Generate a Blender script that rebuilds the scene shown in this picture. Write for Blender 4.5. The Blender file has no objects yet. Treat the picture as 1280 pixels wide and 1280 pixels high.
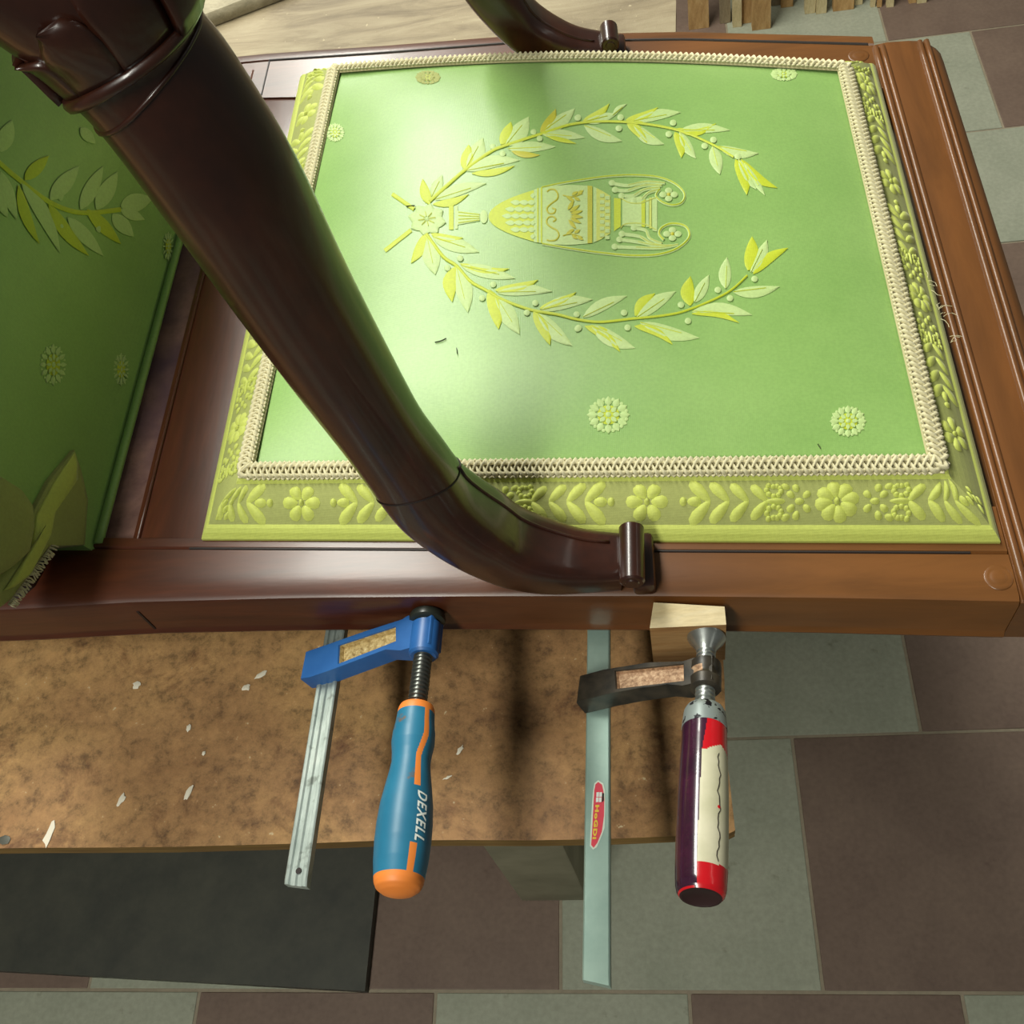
import bpy, bmesh, math, random
from mathutils import Vector, Matrix
from mathutils.geometry import tessellate_polygon
random.seed(7)
S = bpy.context.scene
COL = S.collection
# ------------------------------------------------------------------ camera
F = 1300.0; H = 1.50
down = Vector((885-640, 1455-640, F)).normalized()      # world down seen in camera axes (x right, y down, z forward)
v = Vector((701-640, -1392-640, F)); v = (v-down*v.dot(down)).normalized()
upc = -down; xc = v.cross(upc)
RM = Matrix((xc, v, upc))                                # camera axes -> world axes
CAM = Vector((0, 0, H))
cd = bpy.data.cameras.new('camera'); cam = bpy.data.objects.new('camera', cd); COL.objects.link(cam)
cd.sensor_fit = 'HORIZONTAL'; cd.sensor_width = 36; cd.lens = 36*F/1280; cd.clip_start = .01
r0, r1, r2 = RM@Vector((1,0,0)), RM@Vector((0,-1,0)), RM@Vector((0,0,-1))
cam.matrix_world = Matrix(((r0.x,r1.x,r2.x,CAM.x),(r0.y,r1.y,r2.y,CAM.y),(r0.z,r1.z,r2.z,CAM.z),(0,0,0,1)))
S.camera = cam
# ------------------------------------------------------------------ light and exposure
S.view_settings.view_transform = 'Standard'; S.view_settings.look = 'None'
S.view_settings.exposure = 0.0; S.view_settings.gamma = 1.0; S.view_settings.use_curve_mapping = False
W = bpy.data.worlds.new('world'); S.world = W; W.use_nodes = True
W.node_tree.nodes['Background'].inputs[0].default_value = (.95, 1.0, .90, 1)
W.node_tree.nodes['Background'].inputs[1].default_value = .09
def area(name, loc, rot, sx, sy, power, col):
    l = bpy.data.lights.new(name, 'AREA'); l.shape = 'RECTANGLE'; l.size = sx; l.size_y = sy; l.energy = power; l.color = col
    o = bpy.data.objects.new(name, l); COL.objects.link(o); o.location = loc; o.rotation_euler = rot; return o
area('tube_light_left', (-.97, 2.7, 2.7), (0, 0, math.radians(7.6)), .35, 3.8, 158, (1, 1, .90))
area('tube_light_rear', (-.75, -1.0, 2.7), (0, 0, 0), 0.30, 1.4, 46, (1, 1, .90))
area('tube_light_right', (2.2, 1.2, 2.7), (0, 0, 0), .30, 2.6, 5, (1, 1, .90))
# ------------------------------------------------------------------ helpers
def ray(px, py): return RM@Vector((px-640, py-640, F))
def bp(px, py, z):
    r = ray(px, py); return CAM+r*((z-H)/r.z)
def bpx(px, py, x):
    r = ray(px, py); return CAM+r*(x/r.x)
def bpy_(px, py, y):
    r = ray(px, py); return CAM+r*(y/r.y)
def depth(P): return (RM.transposed()@(P-CAM)).z
def lerp(a, b, t): return a+(b-a)*t
class MB:
    def __init__(s): s.v = []; s.f = []; s.m = []
    def add(s, vs, fs, m=0):
        b = len(s.v); s.v += [Vector(p) for p in vs]; s.f += [tuple(i+b for i in f) for f in fs]; s.m += [m]*len(fs)
    def box(s, lo, hi, m=0, bev=0):
        if bev:
            bm = bmesh.new(); bmesh.ops.create_cube(bm, size=1)
            for w in bm.verts: w.co = Vector([lo[i]+(hi[i]-lo[i])*(w.co[i]+.5) for i in range(3)])
            bmesh.ops.bevel(bm, geom=bm.edges[:], offset=bev, segments=2, affect='EDGES', profile=.5)
            s.bm(bm, m); return
        x0,y0,z0 = lo; x1,y1,z1 = hi
        s.add([(x0,y0,z0),(x1,y0,z0),(x1,y1,z0),(x0,y1,z0),(x0,y0,z1),(x1,y0,z1),(x1,y1,z1),(x0,y1,z1)],
              [(0,3,2,1),(4,5,6,7),(0,1,5,4),(1,2,6,5),(2,3,7,6),(3,0,4,7)], m)
    def bm(s, bm, m=0, M=None):
        bm.verts.index_update()
        s.add([(M@w.co if M else w.co.copy()) for w in bm.verts], [[w.index for w in f.verts] for f in bm.faces], m); bm.free()
    def loft(s, rings, closed=True, caps=True, m=0):
        n = len(rings[0]); vs = [p for r in rings for p in r]; fs = []
        for i in range(len(rings)-1):
            for j in range(n if closed else n-1):
                k = (j+1) % n
                fs.append((i*n+j, i*n+k, (i+1)*n+k, (i+1)*n+j))
        if caps and closed:
            fs.append(tuple(range(n))[::-1]); fs.append(tuple((len(rings)-1)*n+j for j in range(n)))
        s.add(vs, fs, m)
    def tube(s, pts, r, n=8, m=0, caps=True, up=Vector((0,0,1))):
        rings = []
        for i, p in enumerate(pts):
            t = (pts[min(i+1,len(pts)-1)]-pts[max(i-1,0)]).normalized()
            a = t.cross(up)
            if a.length < 1e-5: a = t.cross(Vector((1,0,0)))
            a.normalize(); b = a.cross(t)
            rr = r[i] if isinstance(r, (list, tuple)) else r
            rings.append([p+(a*math.cos(q*2*math.pi/n)+b*math.sin(q*2*math.pi/n))*rr for q in range(n)])
        s.loft(rings, True, caps, m)
    def lathe(s, P, ax, prof, n=24, m=0, ref=Vector((0,0,1)), mf=None):
        # prof: (distance along ax, radius); mf(i, j) -> material
        ax = ax.normalized(); a = ref.cross(ax).normalized(); b = ax.cross(a)   # b ~ ref side
        rings = [[P+ax*d+(a*math.cos(q*2*math.pi/n)+b*math.sin(q*2*math.pi/n))*max(r,1e-5) for q in range(n)] for d, r in prof]
        st = len(s.m); s.loft(rings, True, True, m)
        if mf:
            for i in range(len(prof)-1):
                for j in range(n): s.m[st+i*n+j] = mf(i, j)
    def build(s, name, mats, parent=None, smooth=False, origin=None):
        me = bpy.data.meshes.new(name)
        og = origin
        if og is None:
            p = parent; og = Vector((0,0,0))
            while p: og = og+p.location; p = p.parent
        me.from_pydata([tuple(p-og) for p in s.v], [], s.f)
        if not isinstance(mats, (list, tuple)): mats = [mats]
        for x in mats: me.materials.append(x)
        me.polygons.foreach_set('material_index', s.m)
        bm = bmesh.new(); bm.from_mesh(me); bmesh.ops.recalc_face_normals(bm, faces=bm.faces[:]); bm.to_mesh(me); bm.free()
        if smooth:
            me.polygons.foreach_set('use_smooth', [True]*len(me.polygons))
            if smooth is not True: me.set_sharp_from_angle(angle=math.radians(smooth))
        o = bpy.data.objects.new(name, me); COL.objects.link(o)
        if parent: o.parent = parent
        elif origin is not None: o.location = origin
        return o
def tag(o, label, cat, group=None):
    o['label'] = label; o['category'] = cat
    if group: o['group'] = group
    return o
def empty(name, loc, label, cat, group=None):
    o = bpy.data.objects.new(name, None); o.empty_display_size = .05; COL.objects.link(o); o.location = loc
    return tag(o, label, cat, group)
# ------------------------------------------------------------------ materials
def srgb(r, g, b):
    f = lambda c: (c/255/12.92 if c/255 <= .04045 else ((c/255+.055)/1.055)**2.4)
    return (f(r), f(g), f(b), 1)
class NT:
    def __init__(s, name):
        s.m = bpy.data.materials.new(name); s.m.use_nodes = True; s.t = s.m.node_tree
        s.b = s.t.nodes['Principled BSDF']; s.co = s.n('ShaderNodeTexCoord').outputs['Object']
    def n(s, typ, **kw):
        x = s.t.nodes.new(typ)
        for k, val in kw.items():
            if k in x.inputs.keys(): s.set(x.inputs[k], val)
            else: setattr(x, k, val)
        return x
    def set(s, inp, val):
        if isinstance(val, bpy.types.NodeSocket): s.t.links.new(val, inp)
        else: inp.default_value = val
    def mapping(s, scale, rot=(0,0,0), loc=(0,0,0)):
        return s.n('ShaderNodeMapping', Vector=s.co, Scale=scale, Rotation=rot, Location=loc).outputs[0]
    def noise(s, scale, detail=4, vec=None, rough=.55, dist=0):
        return s.n('ShaderNodeTexNoise', Vector=vec if vec is not None else s.co, Scale=scale, Detail=detail, Roughness=rough, Distortion=dist).outputs['Fac']
    def ramp(s, fac, stops, interp='LINEAR'):
        x = s.n('ShaderNodeValToRGB', Fac=fac); e = x.color_ramp.elements; x.color_ramp.interpolation = interp
        while len(e) < len(stops): e.new(.5)
        for q, (p, c) in zip(e, stops): q.position = p; q.color = c
        return x.outputs['Color']
    def mix(s, fac, a, b, mode='MIX'):
        x = s.t.nodes.new('ShaderNodeMix'); x.data_type = 'RGBA'; x.blend_type = mode
        s.set(x.inputs[0], fac); s.set(x.inputs[6], a); s.set(x.inputs[7], b); return x.outputs[2]
    def bump(s, h, strength=.3, dist=.001):
        s.set(s.b.inputs['Normal'], s.n('ShaderNodeBump', Height=h, Strength=strength, Distance=dist).outputs[0])
    def out(s, col, rough=.5, metal=0, coat=0, coat_rough=.1, spec=.5):
        s.set(s.b.inputs['Base Color'], col); s.set(s.b.inputs['Roughness'], rough); s.b.inputs['Metallic'].default_value = metal
        s.b.inputs['Coat Weight'].default_value = coat; s.b.inputs['Coat Roughness'].default_value = coat_rough
        s.b.inputs['Specular IOR Level'].default_value = spec
        return s.m
BW = lambda x: (x, x, x, 1)
def wood(name, c1, c2, c3, scale, rough=.35, coat=.5, bump=.1, coat_rough=.12, wear_light=None):
    t = NT(name); vec = t.mapping(scale)
    n1 = t.noise(6, 5, vec, .6, .6); n2 = t.noise(40, 3, vec, .6); n3 = t.noise(5, 3)
    c = t.ramp(n1, [(.25, c1), (.5, c2), (.75, c3)])
    c = t.mix(.45, c, t.ramp(n2, [(.3, BW(.55)), (.7, BW(1))]), 'MULTIPLY')
    c = t.mix(.5, c, t.ramp(n3, [(.3, BW(.6)), (.65, BW(1))]), 'MULTIPLY')
    if wear_light:                 # worn finish plus painted-in light: paler, more orange towards the chair front
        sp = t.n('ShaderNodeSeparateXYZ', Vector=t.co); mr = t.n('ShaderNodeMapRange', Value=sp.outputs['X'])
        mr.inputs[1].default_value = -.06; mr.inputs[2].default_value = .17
        c = t.mix(mr.outputs[0], c, t.mix(.75, c, t.mix(.6, wear_light, t.ramp(n1, [(.3, BW(.45)), (.65, BW(1))]), 'MULTIPLY')))
    t.bump(n2, bump, .0006)
    return t.out(c, rough, 0, coat, coat_rough)
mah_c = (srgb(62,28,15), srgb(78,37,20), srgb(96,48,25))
M_railX = wood('mahogany_rail', *mah_c, (1.2, 9, 9), .35, .10, wear_light=srgb(124,80,36))
M_railY = wood('mahogany_cross_rail', *mah_c, (9, 1.2, 9), .37, .10, wear_light=srgb(120,76,34))
M_arm = wood('mahogany_arm', srgb(40,17,10), srgb(54,24,13), srgb(70,34,17), (6, 6, 3), .34, .35)
M_groove = NT('dark_line').out(srgb(28,16,12), .6)
t = NT('worn_strip'); n1 = t.noise(30, 6, None, .7); n2 = t.noise(9, 4)
c = t.ramp(n1, [(.3, srgb(96,66,60)), (.7, srgb(150,112,98))]); c = t.mix(t.ramp(n2, [(.45, BW(0)), (.62, BW(.8))]), c, srgb(72,48,66))
t.bump(n1, .3, .001); M_strip = t.out(c, .8)
def fabric(name, c1, c2, rough=.55, sheen=.3, fine=1600):
    t = NT(name)
    wx = t.n('ShaderNodeTexWave', Vector=t.mapping((1,1,1), (0,0,.0)), Scale=fine/6.0, Distortion=1.0, Detail=1).outputs['Fac']
    wy = t.n('ShaderNodeTexWave', Vector=t.mapping((1,1,1), (0,0,math.pi/2)), Scale=fine/6.0, Distortion=1.0, Detail=1).outputs['Fac']
    h = t.n('ShaderNodeMath', operation='MULTIPLY'); t.set(h.inputs[0], wx); t.set(h.inputs[1], wy)
    n = t.noise(12, 4); n2 = t.noise(500, 2)
    c = t.ramp(n, [(.3, c1), (.7, c2)])
    c = t.mix(.18, c, t.ramp(n2, [(.35, BW(.5)), (.65, BW(1))]), 'MULTIPLY')
    t.bump(h.outputs[0], .15, .0004)
    m = t.out(c, rough, spec=.5); t.b.inputs['Sheen Weight'].default_value = sheen; t.b.inputs['Sheen Roughness'].default_value = .4
    return m
M_green = fabric('green_satin', srgb(128,166,88), srgb(140,176,98), .36, .15)
M_yel = fabric('yellow_green_thread', srgb(176,190,28), srgb(188,200,40), .55, .2)
M_gold = fabric('gold_thread', srgb(176,174,36), srgb(184,182,44), .55, .2)
M_pale = fabric('pale_thread', srgb(172,198,124), srgb(184,206,136), .55, .2)
M_band = fabric('olive_band', srgb(148,154,84), srgb(158,163,92), .75, .1)
M_bandy = fabric('yellow_band', srgb(184,194,88), srgb(194,203,98), .65, .2)
M_cream = fabric('cream_braid', srgb(206,198,158), srgb(220,212,174), .8, .2)
M_creamd = fabric('dark_braid_base', srgb(172,164,120), srgb(186,178,134), .9, .1)
M_thread = NT('dark_thread').out(srgb(60,70,40), .8)
# bench top: worn board with stains
t = NT('worn_board'); n1 = t.noise(5, 6, t.mapping((1,1.6,1)), .65, .4); n2 = t.noise(80, 7, None, .8); n3 = t.noise(16, 6, None, .75, .5)
n4 = t.noise(160, 3, None, .7)
c = t.ramp(n1, [(.28, srgb(128,92,58)), (.45, srgb(156,118,76)), (.58, srgb(170,132,84)), (.75, srgb(184,150,100))])
c = t.mix(.75, c, t.ramp(n2, [(.36, BW(.32)), (.47, BW(.85)), (.62, BW(1.25))]), 'MULTIPLY')
c = t.mix(.8, c, t.ramp(n3, [(.30, srgb(120,78,72)), (.47, BW(1))]), 'MULTIPLY')
sep = t.n('ShaderNodeSeparateXYZ', Vector=t.co)
gy = t.n('ShaderNodeMapRange', Value=sep.outputs['Y']); gy.inputs[1].default_value = -.3; gy.inputs[2].default_value = .0
c2 = t.ramp(t.noise(7, 6, t.mapping((1,5,1)), .7, .5), [(.3, srgb(104,90,68)), (.5, srgb(138,124,97)), (.7, srgb(158,146,118))])
c = t.mix(gy.outputs[0], c, c2)
c = t.mix(t.ramp(n4, [(.69, BW(0)), (.74, BW(.7))]), c, srgb(200,186,150))
t.bump(n2, .5, .0015); M_bench = t.out(c, .62, spec=.4)
M_edge = wood('board_edge', srgb(92,66,24), srgb(128,96,40), srgb(150,118,58), (2, 10, 30), .8, 0, .3)
t = NT('grey_leg_paint'); n = t.noise(14, 4); M_leg = t.out(t.ramp(n, [(.3, srgb(124,120,98)), (.7, srgb(152,146,122))]), .75)
def tilemat(name, a, b, spot):
    t = NT(name); n1 = t.noise(7, 6, None, .65); n2 = t.noise(130, 3, None, .6); n3 = t.noise(22, 4, None, .7)
    c = t.ramp(n1, [(.3, a), (.7, b)]); c = t.mix(.35, c, t.ramp(n2, [(.3, BW(.6)), (.7, BW(1.1))]), 'MULTIPLY')
    c = t.mix(t.ramp(n3, [(.64, BW(0)), (.74, BW(.55))]), c, spot)
    t.bump(n2, .1, .0006); return t.out(c, .55, spec=.35)
M_tg = tilemat('grey_terrazzo', srgb(142,146,128), srgb(160,162,144), srgb(98,98,78))
M_tb = tilemat('brown_terrazzo', srgb(104,86,76), srgb(122,103,90), srgb(92,74,64))
M_grout = tilemat('grout', srgb(136,126,106), srgb(152,140,120), srgb(110,100,84))
t = NT('black_board'); n = t.noise(18, 6, None, .7); M_black = t.out(t.ramp(n, [(.3, srgb(50,52,46)), (.7, srgb(70,70,60))]), .55)
t = NT('zinc'); n = t.noise(30, 5, t.mapping((3,1,3)), .7); n2 = t.noise(120, 4)
c = t.ramp(n, [(.3, srgb(140,152,146)), (.6, srgb(182,192,186)), (.8, srgb(204,210,202))]); c = t.mix(t.ramp(n2, [(.60, BW(0)), (.70, BW(.7))]), c, srgb(110,116,108))
M_zinc = t.out(c, .42, .55)
t = NT('painted_bar'); n = t.noise(25, 5, None, .7); M_bar2 = t.out(t.ramp(n, [(.3, srgb(138,164,154)), (.7, srgb(160,184,172))]), .38, .35)
t = NT('screw_steel'); M_steel = t.out(t.ramp(t.noise(60, 4), [(.3, srgb(150,155,152)), (.7, srgb(200,204,200))]), .3, .9)
M_dsteel = NT('dark_steel').out(srgb(96,98,94), .35, .85)
t = NT('black_cap'); M_bcap = t.out(srgb(36,40,34), .35)
t = NT('blue_paint'); M_blue = t.out(t.ramp(t.noise(40, 4), [(.3, srgb(30,82,142)), (.7, srgb(44,98,160))]), .4)
def brassy(name, a, b, c_):
    t = NT(name); n = t.noise(350, 3, None, .7); n2 = t.noise(30, 3)
    c = t.ramp(n, [(.3, a), (.5, b), (.7, c_)]); t.bump(n, .4, .0005); return t.out(c, .5, .3)
M_brass = brassy('worn_gilt_web', srgb(130,106,64), srgb(184,160,108), srgb(214,196,150))
M_copper = brassy('worn_bronze_web', srgb(110,82,60), srgb(168,134,104), srgb(204,176,144))
t = NT('black_iron'); M_iron = t.out(t.ramp(t.noise(70, 4), [(.35, srgb(28,28,26)), (.75, srgb(74,66,54))]), .4, .2)
t = NT('blue_grip'); n = t.noise(28, 4); c = t.mix(t.ramp(t.noise(38, 4, None, .7), [(.62, BW(0)), (.68, BW(.8))]), t.ramp(n, [(.3, srgb(28,98,128)), (.7, srgb(40,116,148))]), srgb(112,86,60))
M_grip = t.out(c, .42)
M_orange = NT('orange_rubber').out(srgb(226,128,52), .5)
M_white = NT('white_print').out(srgb(222,228,222), .5)
M_red = NT('red_lacquer').out(srgb(196,20,30), .25, 0, .4)
t = NT('dark_lacquer'); M_plum = t.out(t.ramp(t.noise(40, 5, None, .7), [(.3, srgb(40,18,36)), (.6, srgb(62,26,48)), (.8, srgb(96,40,62))]), .2, 0, .5)
t = NT('cream_lacquer'); M_creaml = t.out(t.ramp(t.noise(60, 5), [(.3, srgb(196,192,160)), (.7, srgb(214,208,180))]), .45)
M_hole = NT('handle_end').out(srgb(42,16,16), .7)
M_pink = NT('sticker_red').out(srgb(214,62,80), .45)
M_stkw = NT('sticker_border').out(srgb(212,222,206), .5)
M_stky = NT('sticker_yellow').out(srgb(226,196,60), .5)
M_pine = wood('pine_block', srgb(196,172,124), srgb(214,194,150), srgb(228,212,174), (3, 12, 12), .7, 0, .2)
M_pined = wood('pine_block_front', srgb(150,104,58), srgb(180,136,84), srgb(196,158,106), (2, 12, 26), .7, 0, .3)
M_splat = NT('white_paint').out(srgb(214,206,186), .6)
M_bat = [wood('batten_ochre', srgb(164,124,72), srgb(192,152,96), srgb(208,172,116), (14,14,2), .75, 0, .2),
         wood('batten_pale', srgb(190,170,120), srgb(212,194,146), srgb(226,210,166), (14,14,2), .75, 0, .2),
         wood('batten_grey', srgb(128,112,86), srgb(150,134,104), srgb(166,150,120), (14,14,2), .8, 0, .2)]
M_wall = NT('wall_plaster').out(srgb(176,172,156), .85)
# ------------------------------------------------------------------ setting: floor of tiles, back wall
fl = MB(); fl.box((-2.6,-1.3,-.05),(3.0,2.62,-.0015)); floor = fl.build('floor', M_grout); floor['kind'] = 'structure'
rows = [(-1.17,-.83,-.01),(-.83,-.49,.16),(-.49,-.15,.33),(-.15,.19,-.01),(.19,.53,.16),(.53,.8425,.34),(.8425,1.155,.17),(1.155,1.467,.38),(1.467,1.782,.21),(1.782,2.105,.72),(2.105,2.43,.548),(2.43,2.62,.38)]
tile_me = {}
for y0, y1, xr in rows:
    for k in range(-6, 7):
        x0 = xr+.3385*k; g = .0022
        if x0 < -2.2 or x0 > 2.4: continue
        key = (round(y1-y0, 3), k % 2)
        org = Vector((x0+.16925, (y0+y1)/2, 0))
        if key in tile_me:
            o = bpy.data.objects.new('tile', tile_me[key]); COL.objects.link(o); o.parent = floor; o.location = org
        else:
            m = MB(); m.box(org+Vector((-.16925+g, -(y1-y0)/2+g, -.012)), org+Vector((.16925-g, (y1-y0)/2-g, 0)), 0, .0012)
            o = m.build('tile', M_tg if k % 2 else M_tb, None, False, org); o.parent = floor; tile_me[key] = o.data
        o.location.z = random.uniform(-.0004, .0004)
w = MB(); w.box((-2.6,2.62,-.05),(3.0,2.70,1.38)); wl = w.build('wall_back', M_wall); wl['kind'] = 'structure'
# ------------------------------------------------------------------ workbench
ZB = .82
bench = empty('workbench', (-.6, .9, 0), 'worn brown workbench board on grey legs under the armchair, stained and paint flecked', 'workbench')
b = MB(); top = []
xs_near = [-1.5+i*.05 for i in range(31)]+[.020, .027]
near = [Vector((x, bp(600,1050,ZB).y+.0008*math.sin(x*23)+random.uniform(-.0006,.0006)+.0035*(x+.2), 0)) for x in xs_near]
right = [Vector((lerp(.0285,.058,q/30)+random.uniform(-.0022,.0022), .180+1.56*q/30, 0)) for q in range(31)]
loop = near+right+[Vector((-1.5, 1.75, 0))]
n = len(loop)
b.add([p+Vector((0,0,ZB)) for p in loop], [tuple(range(n))], 0)
b.add([p+Vector((0,0,ZB)) for p in loop]+[p*1+Vector((0,0,ZB-.015)) for p in loop], [(i, (i+1)%n, n+(i+1)%n, n+i) for i in range(n)]+[tuple(range(n,2*n))], 1)
b.build('board_top', [M_bench, M_edge], bench)
def leg(x0, x1, y0, y1):
    m = MB(); m.box((x0,y0,0),(x1,y1,ZB-.0155), 0, .004); m.build('leg', M_leg, bench, 30)
leg(-.234,-.14,.305,.395); leg(-.234,-.14,1.5,1.59); leg(-1.4,-1.31,.305,.395); leg(-1.4,-1.31,1.5,1.59)
def splat(px, py, rx, ry, ang, name='paint_splat', mat=M_splat, seed=0):
    rnd = random.Random(seed); c = bp(px, py, ZB); k = depth(c)/F; m = MB(); n = 12; vs = [c+Vector((0,0,.0016))]
    for i in range(n):
        a = i*2*math.pi/n; q = rnd.uniform(.6, 1.15); x, y = rx*k*q*math.cos(a), ry*k*q*math.sin(a)
        vs.append(c+Vector((x*math.cos(ang)-y*math.sin(ang), x*math.sin(ang)+y*math.cos(ang), .0006)))
    m.add(vs, [(0, i+1, (i+1)%n+1) for i in range(n)]); m.build(name, mat, bench, True)
for i, a in enumerate([(326,844,9,4,.6),(308,860,6,5,.2),(152,1000,4,10,-.4),(62,1042,6,18,-.15),(237,990,4,13,-.3),(171,857,6,5,0),(236,910,3,6,0),(255,942,3,4,0),(575,938,3,8,-.5),(560,972,7,2,.4),(1,0,0,0,0)][:10]):
    splat(*a, seed=i)
M_stain = NT('dark_stain').out(srgb(70,40,36), .6)
M_nail = NT('rusty_plate').out(srgb(84,84,76), .5, .5)
splat(5, 1050, 15, 6, 0, 'metal_plate', M_nail, 31)
# ------------------------------------------------------------------ armchair
ZR, ZU = .95, .905
chair = empty('armchair', (-.1, .54, ZB), 'dark mahogany armchair frame with green wreath upholstered seat lying on the workbench', 'armchair')
def interp(tab, x):
    if x <= tab[0][0]: a, c = tab[0], tab[1]
    elif x >= tab[-1][0]: a, c = tab[-2], tab[-1]
    else:
        for a, c in zip(tab, tab[1:]):
            if a[0] <= x <= c[0]: break
    return a[1]+(c[1]-a[1])*(x-a[0])/(c[0]-a[0])
yo_near = [(-.62,.300),(-.434,.2965),(-.342,.297),(-.228,.2935),(-.114,.288),(-.009,.282),(.09,.275),(.183,.2675),(.26,.262)]
yo_far = [(-.62,.885),(-.338,.870),(-.225,.858),(-.1,.847),(.037,.822),(.188,.783),(.26,.765)]
A, B, C_, D = Vector((-.302,.3405,.952)), Vector((.187,.3045,.952)), Vector((.186,.740,.952)), Vector((-.300,.822,.952))
a_, b_, c_, d_ = Vector((-.267,.375,.975)), Vector((.156,.344,.975)), Vector((.155,.709,.975)), Vector((-.256,.789,.975))
def ynear_in(x): return A.y+(B.y-A.y)*(x-A.x)/(B.x-A.x)
def yfar_in(x): return D.y+(C_.y-D.y)*(x-D.x)/(C_.x-D.x)
m = MB(); g = MB(); rings = []
X = [-.62+i*.02 for i in range(41)]; X = [x for x in X if x < .19]+[.190]
for x in X:
    yo = interp(yo_near, x); yi = ynear_in(x)+(.025 if x > -.27 else .0015); yg = ynear_in(x)-.006
    rings.append([Vector((x,)+p) for p in [(yi,ZU),(yo+.003,ZU),(yo-.001,ZU+.001),(yo-.002,ZU+.004),(yo-.0005,ZU+.007),(yo,ZU+.009),(yo,ZR-.005),(yo+.0012,ZR-.0015),(yo+.004,ZR),(yo+.02,ZR+.0006),(yg-.0012,ZR),(yg,ZR-.0016),(yg+.0012,ZR),(yi,ZR)]])
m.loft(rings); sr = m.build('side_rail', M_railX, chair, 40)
for x in [-.30+i*.02 for i in range(24)]: g.add([], [])
gp = [Vector((x, ynear_in(x)-.006, ZR-.0003)) for x in [-.31+i*.02 for i in range(25)] if x < .18]
g.tube(gp, .0009, 6); g.build('inlay_line', M_groove, sr)
jt = MB(); yj = interp(yo_near, -.342)   # open joint in the rail face and across its top
jt.box((-.3445, yj-.0006, ZU+.002), (-.3428, yj+.004, ZR-.012)); jt.build('joint_line', M_groove, sr)
m = MB(); rings = []
for x in X:
    yo = interp(yo_far, x); yi = yfar_in(x)-.025; yg = yo-.013
    rings.append([Vector((x,)+p) for p in [(yi,ZU),(yo,ZU),(yo,ZR-.004),(yo-.001,ZR-.001),(yo-.003,ZR),(yg+.0015,ZR),(yg,ZR-.002),(yg-.0015,ZR),(yi,ZR)]])
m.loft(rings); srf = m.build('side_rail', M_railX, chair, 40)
g = MB(); g.tube([Vector((x, interp(yo_far,x)-.013, ZR)) for x in [-.335+i*.02 for i in range(27)]], .0012, 6)
g.tube([Vector((-.335, interp(yo_far,-.335)-.013-q*.02, ZR-.0003)) for q in range(7)], .0010, 6); g.build('inlay_line', M_groove, srf)
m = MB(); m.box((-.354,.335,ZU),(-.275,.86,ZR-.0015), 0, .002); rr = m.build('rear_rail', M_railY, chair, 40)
m = MB(); m.tube([Vector((-.349,.345+q*.05,ZR-.001)) for q in range(11)], .0014, 8); m.build('bead', M_railY, rr, True)
m = MB(); m.box((-.60,.34,ZU),(-.43,.85,ZR-.008), 0, .003); m.build('light_block_rail', M_railY, chair, 40)  # unseen frame under the back, added to block light reaching the bench
m = MB(); m.box((-.43,.336,ZU+.01),(-.354,.86,.945), 0, .002); m.build('webbing_strip', M_strip, chair, 40)
# front rail: wide flat rail with two double beads and a rounded nose
m = MB(); rings = []
prof = [(.1905,ZU),(.238,ZU),(.2405,ZU+.012),(.243,ZR-.022),(.2425,ZR-.012),(.2395,ZR-.005),(.234,ZR-.001),(.2275,ZR),(.2,ZR+.001),(.1905,ZR)]
ys = [.2625]+[.2645+i*.02 for i in range(25)]+[.755,.762,.767,.769]
for y in ys:
    e = max(0, (y-.75)/.019); sh = .012*(1-math.sqrt(max(0,1-e*e))) if e > 0 else 0
    en = .0015 if y in (ys[0],) else 0
    rings.append([Vector((x-(sh if x > .2 else 0), y+(interp(yo_near,x)-.2625)*max(0,(.40-y)/.1375 if y < .40 else 0), z-en*(1 if z > .93 else 0))) for x, z in prof])
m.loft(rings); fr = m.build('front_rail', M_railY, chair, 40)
def bead(x0, x1, r, far=.765):
    m = MB()
    for dx in (-.0026, .0026):
        m.tube([Vector((lerp(x0,x1,q/24)+dx, lerp(.263,far,q/24), ZR+.0004)) for q in range(25)], r, 8)
    m.build('bead', M_railY, fr, True)
bead(.1965,.1925,.0026); bead(.2245,.2265,.0024)
for px, py in ((1248,722),(1073,70)):     # small turned boss at each rail end
    m = MB(); P = bp(px, py, ZR); m.lathe(P-Vector((0,0,.002)), Vector((0,0,1)), [(0,.0085),(.0021,.0083),(.0028,.0074),(.0024,.0055),(.0029,.0042),(.0030,.002),(.0030,0)], 20, ref=Vector((0,1,0)))
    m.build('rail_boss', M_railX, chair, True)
# short stump legs the frame stands on
for x, y in ((-.125,.375),(-.125,.74),(-.47,.36),(-.47,.84)):
    m = MB(); m.box((x-.02,y-.02,ZB+.0004),(x+.02,y+.02,ZU+.003),0,.003); m.build('leg', M_railX, chair, 30)
# --- arms: horn shaped, rising from the rail
armpx = [((0,50),(205,-102)),((77,118),(241,-5)),((134,178),(290,61)),((215,285),(363,182)),((302,403),(426,317)),((372,495),(478,421)),((430,568),(520,501)),((464,613),(548,541)),((497,655),(575,579)),((531,682),(600,600)),((564,702),(627,618)),((598,719),(648,634)),((631,731),(671,645)),((672,737),(706,657)),((720,738),(738,665)),((776,736),(776,669))]
YA = .302
st = []
for l, r in armpx:
    mx, my = (l[0]+r[0])/2, (l[1]+r[1])/2; P = bpy_(mx, my, YA)
    st.append((P, math.hypot(l[0]-r[0], l[1]-r[1])/2*depth(P)/F))
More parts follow.
